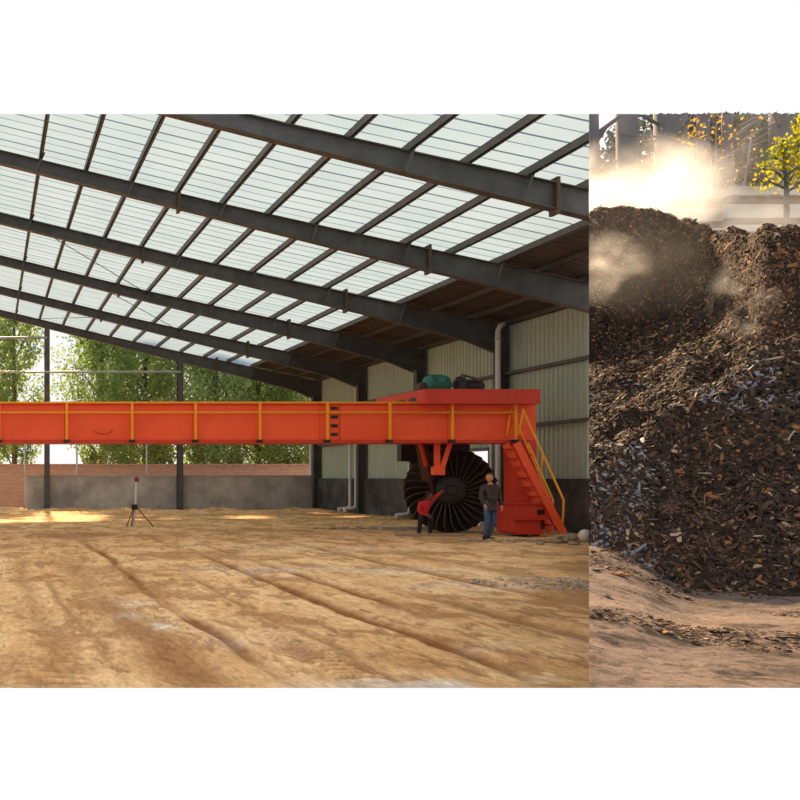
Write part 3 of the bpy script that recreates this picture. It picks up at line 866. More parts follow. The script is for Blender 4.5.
def person(name_label, base, J, mats, face, hl, hair_mat, group=None):
    """J: joint dict in local metres. mats: skin, top, trousers, shoe"""
    root = empty('person', base); tag(root, name_label, 'person', group)
    v = lambda k: Vector(J[k])
    names = ['pelvis', 'waist', 'chest', 'neck0', 'neck1', 'shl', 'ell', 'wrl', 'shr', 'elr', 'wrr', 'hpl', 'knl', 'anl', 'tol', 'hpr', 'knr', 'anr', 'tor']
    rad = dict(pelvis=(.14, .10), waist=(.125, .09), chest=(.155, .105), neck0=(.07, .07), neck1=(.056, .056), shl=(.06, .06), ell=(.042, .042), wrl=(.028, .028), shr=(.06, .06), elr=(.042, .042), wrr=(.028, .028),
               hpl=(.09, .09), knl=(.058, .058), anl=(.038, .038), tol=(.035, .03), hpr=(.09, .09), knr=(.058, .058), anr=(.038, .038), tor=(.035, .03))
    E = [('pelvis', 'waist'), ('waist', 'chest'), ('chest', 'neck0'), ('neck0', 'neck1'), ('chest', 'shl'), ('shl', 'ell'), ('ell', 'wrl'), ('chest', 'shr'), ('shr', 'elr'), ('elr', 'wrr'),
         ('pelvis', 'hpl'), ('hpl', 'knl'), ('knl', 'anl'), ('anl', 'tol'), ('pelvis', 'hpr'), ('hpr', 'knr'), ('knr', 'anr'), ('anr', 'tor')]
    ix = {n: i for i, n in enumerate(names)}
    me = skin_mesh([tuple(J[n]) + rad[n] for n in names], [(ix[a], ix[c]) for a, c in E])
    b = MB(); b.bm.from_mesh(me); bpy.data.meshes.remove(me)
    up = (v('neck1') - v('neck0')).normalized()
    Mh = head_bm(b, v('neck1') + up * hl * .45 + face * .02, face, up, hl)
    hand_bm(b, v('wrl'), v('ell'), face); hand_bm(b, v('wrr'), v('elr'), face)
    body = b.build('body', mats[0], root, smooth=True)
    b = MB(); b.ball(Mh @ Vector((.33 * hl * .45, .40 * hl, .05 * hl)), .012, 8, 6); b.ball(Mh @ Vector((-.33 * hl * .45, .40 * hl, .05 * hl)), .012, 8, 6)
    b.build('eyes', M['eye'], root)
    b = MB(); b.ball((0, -.05 * hl, .09 * hl), (.39 * hl, .44 * hl, .46 * hl), 18, 12); b.bm.verts.ensure_lookup_table()
    for q in b.bm.verts:
        if q.co.y > .18 * hl and q.co.z < .24 * hl: q.co.y = .18 * hl
        if q.co.z < -.2 * hl: q.co.z = -.2 * hl
        q.co = Mh @ q.co
    b.build('hair', hair_mat, root, smooth=True)

    J['hem'] = tuple(v('pelvis') + (v('pelvis') - v('waist')) * 1.25); rad['hem'] = (.25, .17)
    J['belt'] = tuple(v('pelvis').lerp(v('waist'), .8)); rad['belt'] = (.13, .095)
    E += [('pelvis', 'hem'), ('pelvis', 'belt')]

    def cloth(nm, sel, ed, m, grow, rt):
        ii = {n: i for i, n in enumerate(sel)}
        js = [tuple(J[n]) + tuple(r + grow for r in rad[n]) for n in sel]
        mm = skin_mesh(js, [(ii[a], ii[c]) for a, c in ed], rt)
        link(nm, mm, m, root, True)
    sel = ['pelvis', 'waist', 'chest', 'shl', 'ell', 'wrl', 'shr', 'elr', 'wrr', 'neck0'] + (['hem'] if mats[4] == 'jacket' else [])
    cloth(mats[4], sel, [e for e in E if e[0] in sel and e[1] in sel], mats[1], .022, 0)
    sel = ['pelvis', 'hpl', 'knl', 'anl', 'hpr', 'knr', 'anr', 'belt']
    cloth('trousers', sel, [e for e in E if e[0] in sel and e[1] in sel], mats[2], .018, 0)
    for s in 'lr':
        a, t = v('an' + s), v('to' + s); d = (t - a); d.z = 0; d.normalize()
        b = MB(); b.tube([a - d * .06 + Vector((0, 0, -.03)), a + Vector((0, 0, -.02)), a + d * .09 + Vector((0, 0, -.045)), a + d * .19 + Vector((0, 0, -.055))], [.045, .055, .048, .03], 12)
        b.build('shoe', mats[3], root)
    return root


# man standing by the wheel: weight on one leg, the other crossed forward, hand towards the wheel
person('man standing by the bladed wheel in a dark jacket and blue jeans', (500.5 * 25.35 / F, 25.35, 0), dict(
    pelvis=(0.0, 0, .92), waist=(.01, 0, 1.06), chest=(0.0, 0, 1.28), neck0=(-.01, 0, 1.42), neck1=(-.02, -.01, 1.50),
    shl=(-.18, .02, 1.37), ell=(-.25, .0, 1.1), wrl=(-.22, -.14, .90), shr=(.18, .02, 1.37), elr=(.26, .05, 1.1), wrr=(.24, -.08, .87),
    hpl=(-.09, 0, .87), knl=(-.11, -.08, .48), anl=(-.17, -.04, .08), tol=(-.25, -.15, .03),
    hpr=(.09, 0, .87), knr=(.06, -.03, .48), anr=(-.02, .06, .08), tor=(.02, -.1, .03)),
    (M['skin'], M['jacket'], M['jeans'], M['shoe'], 'jacket'), Vector((-.55, -.83, -.05)), .235, M['hairbrown'])
# worker crouching at the hub, one arm reaching to the wheel
person('worker in a red shirt crouching and reaching to the wheel hub', (434 * 27.55 / F, 27.5, 0), dict(
    pelvis=(-.02, 0, .50), waist=(-.03, 0, .62), chest=(.0, 0, .82), neck0=(.04, -.01, .95), neck1=(.06, -.02, 1.01),
    shl=(-.15, -.08, .88), ell=(-.22, -.12, .66), wrl=(-.05, -.22, .56), shr=(.15, .04, .92), elr=(.30, .02, 1.05), wrr=(.46, .06, 1.18),
    hpl=(-.1, -.02, .47), knl=(-.2, -.2, .50), anl=(-.2, -.08, .08), tol=(-.24, -.2, .03),
    hpr=(.08, 0, .47), knr=(.1, -.24, .50), anr=(.12, -.05, .08), tor=(.12, -.2, .03)),
    (M['skindark'], M['redshirt'], M['blacktrousers'], M['shoe'], 'shirt'), Vector((.8, -.45, .0)), .225, M['hair'])


# ================================================================ TREES BEHIND THE SHED
def leaves(b_pts, size, name, m, parent, aim=None):
    n = len(b_pts)
    c = np.asarray(b_pts); s = RNG.uniform(.6, 1.25, (n, 1)) * size
    a = RNG.normal(size=(n, 3)); a[:, 2] -= .4; a /= np.linalg.norm(a, axis=1, keepdims=True)
    t = RNG.normal(size=(n, 3)); q = np.cross(a, t); q /= np.linalg.norm(q, axis=1, keepdims=True)
    fold = np.cross(a, q) * s * .12
    v = np.stack([c - a * s * .5, c + q * s * .3 + fold, c + a * s * .55, c - q * s * .3 + fold], 1).reshape(-1, 3)
    f = np.arange(4 * n).reshape(n, 4)
    return mesh_np(name, v, f, m, parent)


def tree(X, Y, z0, h, rad, low, n, size, lm, label, grp, bare=False, seed=0, lean=0):
    rnd = random.Random(seed); root = empty('tree', (X, Y, z0)); tag(root, label, 'tree', grp)
    h *= (1.13 if Y < 68 else 1.38); n = int(n * 1.3); low /= 1.3; wk = min(h, 13)  # heights stretched to keep sun off the floor yet not shade the roof
    b = MB()
    b.tube([(0, 0, -.3), (.05, 0, h * .3), (lean * .5, .05, h * .62), (lean, 0, h * .93)], [wk * .015, wk * .012, wk * .008, wk * .003], 8)
    tips = []
    nb = 26
    for k in range(nb):
        t = low + (1 - low) * (k + .5) / nb * .97
        a = k * 2.4 + rnd.uniform(-.3, .3)
        prof = (math.sin(math.pi * min(1, ((t - low) / (1 - low)) ** .8 * .93 + .1)) ** .6)
        prof = max(prof, .5)  # crowns held broad near the top to stop more sun
        r = rad * prof * rnd.uniform(.75, 1.1)
        o = Vector((lean * t, 0, h * t * .82)); e = o + Vector((math.cos(a) * r, math.sin(a) * r, h * .10 + r * .3))
        mid = o.lerp(e, .5) + Vector((0, 0, .25))
        b.tube([o, mid, e], [wk * .005, wk * .003, .012], 5, False)
        tips += [(mid, r * .42), (e, r * .48), (o.lerp(e, .78), r * .45)]
    b.build('trunk', M['bark'], root, True)
    C = np.array([t[0][:] for t in tips]); R = np.array([t[1] for t in tips])
    k = RNG.integers(0, len(C), n); d = RNG.normal(size=(n, 3)); d /= np.linalg.norm(d, axis=1, keepdims=True)
    p = C[k] + d * (R[k] * RNG.uniform(.25, 1.0, n) ** .6)[:, None] * np.array([1, 1, 1.25])
    leaves(p, size, 'foliage', lm, root)
    return root


GT = 'trees beyond the brick wall'
S = 62 / F
tree((14 - CX) * S, 62, 0, 15, 2.0, .12, 9000, .22, M['leafA'], 'bare-stemmed leafy tree beside the free end of the brick view', GT, seed=1)
tree((-45 - CX) * S, 64, 0, 15, 2.4, .15, 4000, .28, M['leafA'], 'leafy tree at the outer edge of the row behind the brick wall', GT, seed=8)
tree((100 - CX) * S, 61, 0, 14.5, 2.5, .05, 14000, .22, M['leafA'], 'broad leafy tree behind the sky gap next to the first end post', GT, seed=2)
tree((150 - CX) * S, 64, 0, 15.5, 2.6, .05, 13000, .23, M['leafB'], 'tall pale leafy tree behind the tripod', GT, seed=3)
tree((212 - CX) * S, 61, 0, 14, 2.6, .05, 14000, .22, M['leafB'], 'pale leafy tree just past the second end post', GT, seed=4)
tree((262 - CX) * S, 63, 0, 13, 2.7, .05, 13000, .22, M['leafA'], 'darker leafy tree near the wall corner and its downpipe', GT, seed=5)
tree((312 - CX) * S, 62, 0, 13, 2.6, .05, 10000, .22, M['leafB'], 'pale leafy tree half hidden by the corner of the siding', GT, seed=6)
tree((180 - CX) * 70 / F, 70, 0, 16, 3.2, .05, 8000, .3, M['leafA'], 'dark leafy tree further back between the two pale ones', GT, seed=7)
tree((285 - CX) * 70 / F, 70, 0, 16, 3.2, .05, 7000, .3, M['leafA'], 'leafy tree further back beyond the corner downpipe', GT, seed=9)
S2 = 74 / F  # back row added to keep the sun off the shed floor
for px, t in ((-25, 'tall leafy tree added to block sun, back row between the stems beside the brick view'), (132, 'tall leafy tree added to block sun, back row above the tripod'), (238, 'tall leafy tree added to block sun, back row past the second end post'), (340, 'tall leafy tree added to block sun, back row behind the corner of the siding')):
    tree((px - CX) * S2, 74, 0, 18, 3.6, .05, 9000, .32, M['leafA'], t, GT, seed=30 + px)
pts = RNG.normal(size=(900, 3)) * np.array([.5, .7, .55]) + np.array([19.2, 33.6, 1.5])
sh = empty('shrub', (19.2, 33.6, 0)); tag(sh, 'green shrub outside the doorway behind the wheel', 'shrub')
leaves(pts - np.array([19.2, 33.6, 0]), .16, 'foliage', M['leafB'], sh)
b = MB()
for k in range(5): b.tube([(0, 0, -.1), (.3 * math.cos(k * 1.3), .3 * math.sin(k * 1.3), 1.6)], [.03, .012], 6)
b.build('stem', M['bark'], sh)
b = MB(); b.box((17.0, 28, -.3), (24, 60, -.02))
tag(b.build('ground_outside', M['dirt']), 'bare ground outside the doorway', 'ground', kind='structure')

# ================================================================ YARD
HE = EYE - YARD
COLS = {  # bearing (photo column): foot row and distance, then (row reached, rise per metre)
    589: (545, 5.5, [(462, 1.5), (352, .37), (208, 1.5)]),
    605: (549, 5.47, [(452, 1.5), (343, .37), (204, 1.5)]),
    640: (560, 5.35, [(434, 1.4), (326, .38), (204, 1.5)]),
    665: (580, 5.25, [(416, 1.3), (308, .38), (209, 1.4)]),
    690: (592, 5.15, [(400, 1.2), (296, .42), (221, 1.3)]),
    715: (593, 5.1, [(384, 1.2), (292, .43), (234, 1.3)]),
    740: (594, 5.05, [(366, 1.2), (306, .45), (236, 1.4)]),
    752: (595, 5.0, [(358, 1.2), (322, .42), (236, 1.6)]),
    765: (597, 4.95, [(350, 1.2), (334, .40), (246, 2.4), (228, .8)]),
    800: (599, 4.85, [(344, 1.2), (326, .40), (240, 2.2), (223, .8)]),
    840: (600, 4.8, [(340, 1.2), (326, .42), (236, 2.0), (225, .8)]),
    900: (602, 4.75, [(352, 1.2), (336, .42), (244, 1.9), (234, .8)]),
    1000: (604, 4.7, [(420, 1.1), (400, .42), (330, 1.5), (322, .8)]),
    1080: (606, 4.65, [(540, .8), (520, .42), (490, 1.0), (484, .8)]),
}


_fx = np.arange(560.0, 1120.0)
_ks = sorted(COLS)
_k = np.hanning(61); _k /= _k.sum()
_fy = np.convolve(np.pad(np.interp(_fx, _ks, [COLS[k][1] for k in _ks]), 30, mode='edge'), _k, 'valid')
_fr = np.convolve(np.pad(np.interp(_fx, _ks, [COLS[k][0] for k in _ks]), 30, mode='edge'), _k, 'valid')


def foot(x):
    """distance and height of the heap's foot along a bearing"""
    d = np.interp(x, _fx, _fy); return d, EYE - (np.interp(x, _fx, _fr) - CY) / F * d


def ground_z(u, Y):
    """the yard climbs gently from its front edge towards the foot of the heap"""
    Yb, Zb = foot(np.asarray(u) * F + CX)
    return YARD + (Zb - YARD) * np.clip((Y - 2.79) / (Yb - 2.79), 0, 1.15)


def heap_profile(x):
    ks = sorted(COLS)
    def one(k):
        yb, Y, segs = COLS[k]
        Y, Z = (float(q) for q in foot(k)); Z -= .04
        out = [(Y, Z)]
        segs = list(segs)
        if len(segs) == 3: segs = segs[:2] + [((segs[1][0] * .35 + segs[2][0] * .65), segs[2][1]), segs[2]]
        for y, s in segs:
            t = (CY - y) / F
            Y2 = (EYE - Z + s * Y) / (s - t); Z = Z + s * (Y2 - Y); Y = Y2
            out.append((Y, Z))
        out.append((Y + .5, Z + .06)); out.append((Y + 1.1, Z - .35)); out.append((Y + 5.0, YARD - .1))
        return np.array(out)
    i = max(k for k in ks if k <= x); j = min(k for k in ks if k >= x)
    a = one(i)
    if i == j: return a
    t = (x - i) / (j - i)
    return a * (1 - t) + one(j) * t


def make_heap():
    xs = np.concatenate([np.linspace(589.0, 800, 240), np.linspace(801.5, 1080, 120)])
    m = 16
    pro = np.stack([heap_profile(x) for x in xs])            # columns x knots x 2
    tt = np.linspace(0, 1, 330)
    Zs, Ys = [], []
    for p in pro:
        seg = np.concatenate([[0], np.cumsum(np.hypot(np.diff(p[:, 0]), np.diff(p[:, 1])))]); seg /= seg[-1]
        kt = np.array([0, .22, .48, .66, .80, .86, .92, 1.0])[:len(p)]
        Ys.append(np.interp(tt, kt, p[:, 0])); Zs.append(np.interp(tt, kt, p[:, 1]))
    Y = np.stack(Ys); Z = np.stack(Zs)
    # soften knots and differences between neighbouring columns
    def smooth(A, ax, n):
        for _ in range(n):
            B = np.moveaxis(A, ax, 0).copy(); B[1:-1] = .25 * B[:-2] + .5 * B[1:-1] + .25 * B[2:]; A = np.moveaxis(B, 0, ax)
        return A
    Y = smooth(smooth(Y, 0, 40), 1, 10); Z = smooth(smooth(Z, 0, 40), 1, 10)
    u = (xs - CX) / F
    X = u[:, None] * Y
    env = sstep(0, .06, tt)[None, :] * (1 - .5 * sstep(.9, 1, tt))[None, :]
    lump = fbm(X * .95 + 3, Y * .95, Z * .95, 3)
    rid = 1 - np.abs(fbm(X * 1.7 + 8, Y * 1.7 + Z * .8, Z * 1.7, 3)) * 2.2
    clod = fbm(X * 5, Y * 5, Z * 5, 4, .6)
    dg = X * .55 - Y * .25 + Z * .9
    led = fbm(dg * 2.6 + 4, X * .9 + Y * .9, octv=3)
    dz = (.14 * lump + .09 * rid + .09 * clod + .07 * led - .08) * env
    dy = (.12 * fbm(X * 1.3 + 31, Y * 1.3, Z * 1.3, 3) + .05 * fbm(X * 4.3 + 11, Y * 4.3, Z * 4.3, 3)) * env
    Y2 = Y + dy; Z2 = Z + dz; X2 = X + .0 * dy
    X2 = np.maximum(X2, SEAM * Y2 + .0005)
    X2[0] = SEAM * Y2[0]
    v = np.stack([X2, Y2, Z2], -1)
    nc, nr = Y.shape
    base = v.reshape(-1, 3)
    # underside skirt on the seam side closes the mound
    sk = v[0].copy(); sk[:, 2] = YARD - .2
    allv = np.concatenate([base, sk])
    f = grid_faces(nc, nr)[:, ::-1]
    k0 = len(base); idx = np.arange(nr - 1)
    fs = np.stack([idx, k0 + idx, k0 + idx + 1, idx + 1], -1)
    core = mesh_np('compost_heap', allv, np.concatenate([f, fs]), M['compost'], smooth=False)
    tag(core, 'tall steaming compost heap of dark bark chips behind the yard', 'compost heap', kind='stuff')
    # flakes of bark and straw lying over the surface
    vis = v[:, :int(nr * .9)]
    n = 170000
    # more flakes where the heap is near
    ci = RNG.uniform(0, vis.shape[0] - 1.001, n); ri = RNG.uniform(0, 1, n) ** 1.0 * (vis.shape[1] - 1.001)
    c0, r0 = ci.astype(int), ri.astype(int); fc, fr = (ci - c0)[:, None], (ri - r0)[:, None]
    p = (v[c0, r0] * (1 - fc) * (1 - fr) + v[c0 + 1, r0] * fc * (1 - fr) + v[c0, r0 + 1] * (1 - fc) * fr + v[c0 + 1, r0 + 1] * fc * fr)
    e1 = v[c0 + 1, r0] - v[c0, r0]; e2 = v[c0, r0 + 1] - v[c0, r0]; nn = np.cross(e1, e2); nn /= (np.linalg.norm(nn, axis=1, keepdims=True) + 1e-9)
    nn[nn[:, 2] < 0] *= -1
    up = nn + RNG.normal(size=(n, 3)) * .27; up /= np.linalg.norm(up, axis=1, keepdims=True)
    a = np.cross(up, RNG.normal(size=(n, 3))); a /= np.linalg.norm(a, axis=1, keepdims=True); q = np.cross(up, a)
    L = (RNG.lognormal(-4.2, .6, n) * (1.25 - .35 * sstep(.15, .5, ri / nr)))[:, None]; W = L * RNG.uniform(.22, .8, n)[:, None]
    slim = RNG.random(n) < .10
    L[slim] *= 2.6; W[slim] *= .5
    L = np.minimum(L, .12); W = np.minimum(W, .026)
    p = p + nn * RNG.uniform(0, .014, n)[:, None] + np.maximum(0, -0) 
    bend = up * L * RNG.uniform(-.25, .35, n)[:, None]
    V = np.stack([p - a * L * .5 - q * W * .35, p + bend * .5 - q * W * .5, p + a * L * .5 - q * W * .3, p + a * L * .5 + q * W * .3, p + bend * .5 + q * W * .5, p - a * L * .5 + q * W * .35], 1)
    keep = (V[:, :, 0] - SEAM * V[:, :, 1]).min(1) > 0
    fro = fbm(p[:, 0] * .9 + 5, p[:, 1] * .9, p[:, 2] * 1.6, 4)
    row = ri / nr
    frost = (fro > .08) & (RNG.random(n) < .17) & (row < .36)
    mi = RNG.choice([0, 1, 2, 3], n, p=[.48, .30, .19, .03]); mi[(mi == 2) & (RNG.random(n) < .6) & (row < .33)] = 0; mi[frost] = 4  # fewer russet chips low down: the lower face's shade put into the colour
    V = V[keep]; mi = mi[keep]; k = len(V)
    i0 = np.arange(k)[:, None] * 6
    fa = np.concatenate([i0 + np.array([0, 1, 4, 5]), i0 + np.array([1, 2, 3, 4])])
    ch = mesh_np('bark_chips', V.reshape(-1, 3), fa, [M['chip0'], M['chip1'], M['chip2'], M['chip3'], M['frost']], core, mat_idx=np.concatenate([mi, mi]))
    ch['kind'] = 'stuff'


M['compost'] = mat('damp compost', srgb(54, 42, 34), .9, var=.5, scale=7, bump=.8, bscale=30, col2=srgb(26, 22, 21), spec=.1)
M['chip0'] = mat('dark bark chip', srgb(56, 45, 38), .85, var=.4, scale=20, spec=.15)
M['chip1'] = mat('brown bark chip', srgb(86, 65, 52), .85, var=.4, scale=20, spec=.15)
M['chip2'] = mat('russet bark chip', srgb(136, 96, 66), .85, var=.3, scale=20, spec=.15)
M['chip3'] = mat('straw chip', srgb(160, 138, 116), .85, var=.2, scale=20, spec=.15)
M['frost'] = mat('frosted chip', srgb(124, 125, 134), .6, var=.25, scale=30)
make_heap()


def make_yard():
    Y = np.concatenate([np.linspace(2.79, 6.6, 300), [7, 8, 10, 13, 17, 22, 26]])
    u = np.concatenate([np.linspace(SEAM, .83, 230), np.linspace(.84, 1.4, 12)])
    YY, UU = np.meshgrid(Y, u, indexing='ij'); XX = UU * YY
    z = ground_z(UU, YY) + .02 * fbm(XX * 1.5, YY * 1.5, octv=4) + .008 * fbm(XX * 8, YY * 14, octv=3) * sstep(2.78, 3.1, YY)
    z = YARD + (z - YARD) * sstep(2.789, 3.0, YY)
    dark = .8 * sstep(.06, .3, fbm(XX * 4 + 5, YY * 5, octv=6, gain=.7)) + .9 * sstep(.14, .3, fbm(XX * 16 + 5, YY * 14, octv=4, gain=.65))
    band = np.exp(-((YY - 3.62 - .12 * fbm(XX * 2, YY * 2, octv=2)) / .16) ** 2)
    dark = np.clip(dark * (.6 + .6 * band), 0, 1)
    lime = .7 * sstep(.02, .3, fbm(XX * .8 + 50, YY * 2, octv=4))
    v = np.stack([XX, YY, z], -1).reshape(-1, 3)
    n, c = len(Y), len(u)
    # front and seam faces of the raised yard
    fr = v.reshape(n, c, 3)[0].copy(); fr[:, 2] = -.1
    se = v.reshape(n, c, 3)[:, 0].copy(); se[:, 2] = -.1
    allv = np.concatenate([v, fr, se]); k = n * c
    i = np.arange(c - 1); f1 = np.stack([i, k + i, k + i + 1, i + 1], -1)
    j = np.arange(n - 1); f2 = np.stack([j * c, (j + 1) * c, k + c + j + 1, k + c + j], -1)
    z0 = np.zeros(c + n)
    o = mesh_np('ground', allv, np.concatenate([grid_faces(n, c), f2]), M['yarddirt'], smooth=False, attrs={'dark': np.concatenate([dark.ravel(), z0]), 'lime': np.concatenate([lime.ravel(), z0])})
    tag(o, 'trampled pinkish grey yard in front of the compost heap', 'ground', kind='structure')
    # litter of chips strewn on it
    n = 9000
    yy = RNG.uniform(485 + 105, 700, n); Yl = 2.85 + RNG.random(n) ** 1.5 * 3.3; ul = RNG.uniform(SEAM, .83, n)
    X = ul * Yl; dens = fbm(X * 1.4 + 20, Yl * 3.5, octv=3) + .2 * np.exp(-((Yl - 3.6) / .25) ** 2) + .5 * sstep(4.4, 5.4, Yl)
    k = dens > .22; X, Yl = X[k], Yl[k]; n = len(X)
    p = np.stack([X, Yl, ground_z(X / Yl, Yl) + .02 * fbm(X * 1.5, Yl * 1.5, octv=4) + .004], -1)
    up = np.array([0, 0, 1.]) + RNG.normal(size=(n, 3)) * .2; up /= np.linalg.norm(up, axis=1, keepdims=True)
    a = np.cross(up, RNG.normal(size=(n, 3))); a /= np.linalg.norm(a, axis=1, keepdims=True); q = np.cross(up, a)
    L = RNG.lognormal(-4.9, .6, n)[:, None]; L = np.minimum(L, .06); W = L * RNG.uniform(.25, .8, n)[:, None]
    c8 = []
    for s1, s2, s3 in ((-1, -1, 0), (1, -1, 0), (1, 1, 0), (-1, 1, 0), (-1, -1, 1), (1, -1, 1), (1, 1, 1), (-1, 1, 1)):
        c8.append(p + a * L * .5 * s1 + q * W * .5 * s2 + up * (.18 * L) * s3)
    V = np.stack(c8, 1); keep = (V[:, :, 0] - SEAM * V[:, :, 1]).min(1) > 0; V = V[keep]; n = len(V)
    i0 = np.arange(n)[:, None] * 8
    fa = np.concatenate([i0 + np.array(q) for q in ((4, 5, 6, 7), (0, 1, 5, 4), (1, 2, 6, 5), (2, 3, 7, 6), (3, 0, 4, 7))])
    mi = np.tile(RNG.choice([0, 1, 2, 3], n, p=[.5, .26, .18, .06]), 5)
    o = mesh_np('litter', V.reshape(-1, 3), fa, [M['chip0'], M['chip1'], M['chip2'], M['chip3']], mat_idx=mi)
    tag(o, 'bark litter strewn over the yard in front of the heap', 'litter', kind='stuff')


make_yard()
for (x, y, r, t, s) in ((616, 556, .028, 'dark bark lump on the yard closest to the heap foot', 3), (618, 576, .03, 'flat pale bark piece on the yard in front of the dark lump', 4), (655, 630, .018, 'small stone on the yard among the bark litter', 5)):
    Yr = min(np.arange(2.8, 6.6, .01), key=lambda q: abs(EYE - ground_z((x - CX) / F, q) - (y - CY) / F * q))
    o = rock(x, y, Yr, r, M['chip1'] if s != 4 else M['chip2'], t, 'bark piece', None, s, (1.5, 1, .45), z=float(ground_z((x - CX) / F, Yr)) + .02)

# ---- plank barrier, trees and sapling behind the heap
YF = 14.5
pb = empty('plank_barrier', (0, 0, 0)); tag(pb, 'tall barrier of pale frosted planks behind the compost heap', 'barrier')


def barrier(x0, x1, ytop, Y, parent):
    xa, xb = (x0 - CX) * Y / F, (x1 - CX) * Y / F
    zt = EYE + (CY - ytop) * Y / F
    b = MB(); z = zt; k = 0
    hs = [.15, .22, .12, .20, .14, .22, .16]
    while z > YARD:
        h = hs[k % 7]
        b.box((xa, Y - (.05 if k % 2 else .12), max(z - h, YARD - .05)), (xb, Y + .05, z - .02), mi=0)
        b.box((xa, Y - .02, max(z - h - .10, YARD - .05)), (xb, Y + .04, z - h), mi=1)
        z -= h + .10; k += 1
    b.trim(False)
    b.build('planking', [M['plank'], M['plankbrown']], parent)
    for x in np.arange(xa + .4, xb, 2.2):
        b = MB(); b.box((x, Y + .06, YARD - .1), (x + .16, Y + .2, zt - .05)).trim(False)
        if len(b.bm.faces): b.build('post', M['plankbrown'], parent)


barrier(570, 727, 191, YF + .25, pb)
barrier(725, 1080, 187, YF, pb)

GY = 'grey trunks behind the plank barrier'
for i, (x, wd, Y, t) in enumerate(((593, 11, 21, 'slim grey trunk at the shed edge behind the heap steam'), (627, 20, 21.5, 'thick pale grey trunk just past the sky gap behind the steam'), (671, 30, 22, 'broadest grey trunk above the plank barrier'),
                               (703, 12, 21, 'slim grey trunk next to the broadest one'), (728, 10, 23, 'thin dark trunk between the broadest trunk and the yellow sapling'), (782, 22, 24, 'grey trunk behind the yellow sapling'))):
    X = (x - CX) * Y / F; r = wd * Y / F / 2; zt = EYE + TOP * Y
    root = empty('tree', (0, 0, 0)); tag(root, t, 'tree', GY)
    b = MB(); b.tube([(X + .05, Y, YARD - .2), (X, Y, 4), (X + .04, Y, 7), (X - .02, Y, 10), (X + .03, Y, 14)], [r * 1.3, r * 1.1, r, r * .95, r * .85], 14)
    rnd = random.Random(i)
    b.trim(False).build('trunk', M['trunk'], root, False)
    b = MB()
    for k in range(9):
        z = rnd.uniform(6.0, zt - .2); a = rnd.uniform(0, 6.28); L = rnd.uniform(.8, 2.2)
        d = Vector((math.cos(a), math.sin(a) * .6, rnd.uniform(.1, .7)))
        b.tube([(X, Y, z), Vector((X, Y, z)) + d * L * .5 + Vector((0, 0, .1)), Vector((X, Y, z)) + d * L], [.05, .03, .012], 6)
    b.trim(False)
    if len(b.bm.faces): b.build('branch', M['trunk'], root)


def cut(p):
    return p[(p[:, 0] > SEAM * p[:, 1] + .12) & (p[:, 2] < EYE + TOP * p[:, 1] - .02)]


# thicket of grey-green undergrowth behind the trunks
def thicket(name, x, y, Y, rx, rz, n, size, m, label, cat, grp=None, stem=True):
    c = P(x, y, Y); root = empty(name, (0, 0, 0)); tag(root, label, cat, grp)
    cl = c + Vector((0, 0, 0))
    q = RNG.normal(size=(40, 3)) * np.array([rx, .8, rz]) * .55 + np.array(cl)
    k = RNG.integers(0, 40, n)
    p = cut(q[k] + RNG.normal(size=(n, 3)) * np.array([rx, .7, rz]) * .2)
    leaves(p, size, 'foliage', m, root)
    b = MB()
    for j in range(7):
        e = Vector(q[j]); b.tube([(c.x + (e.x - c.x) * .15, Y, YARD - .2), (c.x + (e.x - c.x) * .5, Y, (YARD + e.z) / 2), e], [.05, .03, .012], 6)
    b.trim(False).build('stem', M['trunk'], root)


GB = 'bushes behind the plank barrier'
thicket('bush', 690, 140, 25.5, 1.6, 2.0, 5200, .18, M['leafG'], 'hazy grey green bush behind the broadest trunk', 'bush', GB)
thicket('bush', 740, 132, 26.5, 1.8, 2.2, 6500, .18, M['leafG'], 'hazy grey green bush between the broadest trunk and the sapling', 'bush', GB)
thicket('bush', 790, 132, 27, 1.8, 2.2, 6500, .18, M['leafG'], 'hazy grey green bush behind the yellow sapling', 'bush', GB)
thicket('bush', 620, 165, 24.5, 1.0, .7, 1300, .18, M['leafG'], 'low grey green bush behind the thick pale trunk', 'bush', GB)
thicket('bush', 705, 145, 19.4, .8, .8, 240, .08, M['leafO'], 'sparse amber leaved bush in front of the broadest trunk', 'bush')


def sapling(x, ytop, ybase, Y, spread, label, lm, n):
    top = P(x, ytop, Y); root = empty('sapling', (0, 0, 0)); tag(root, label, 'sapling')
    b = MB(); pts = []
    z0 = P(x, ybase, Y).z
    b.tube([(top.x + .1, Y, YARD - .1), (top.x + .05, Y, z0), top], [.06, .035, .01], 7)
    H = top.z - z0
    for k in range(16):
        t = k / 16; a = k * 2.4
        o = Vector((top.x + .05 * (1 - t), Y, z0 + H * t)); L = spread * (1.1 - t) * random.uniform(.7, 1.1)
        e = o + Vector((math.cos(a) * L, math.sin(a) * L * .6, L * .35)); b.tube([o, o.lerp(e, .5) + Vector((0, 0, .06)), e], [.018, .012, .005], 5)
        for j in range(n): pts.append(np.array(o.lerp(e, random.uniform(.3, 1.05))) + RNG.normal(size=3) * .06)
    b.trim(False).build('stem', M['trunk'], root)
    leaves(cut(np.array(pts)), .062, 'foliage', lm, root)


sapling(783, 142, 192, 13.9, .46, 'young sapling with bright yellow green leaves above the plank barrier', M['leafY'], 34)
sapling(806, 118, 150, 13.6, .32, 'taller yellow leaved sapling at the edge of the view', M['leafY'], 26)


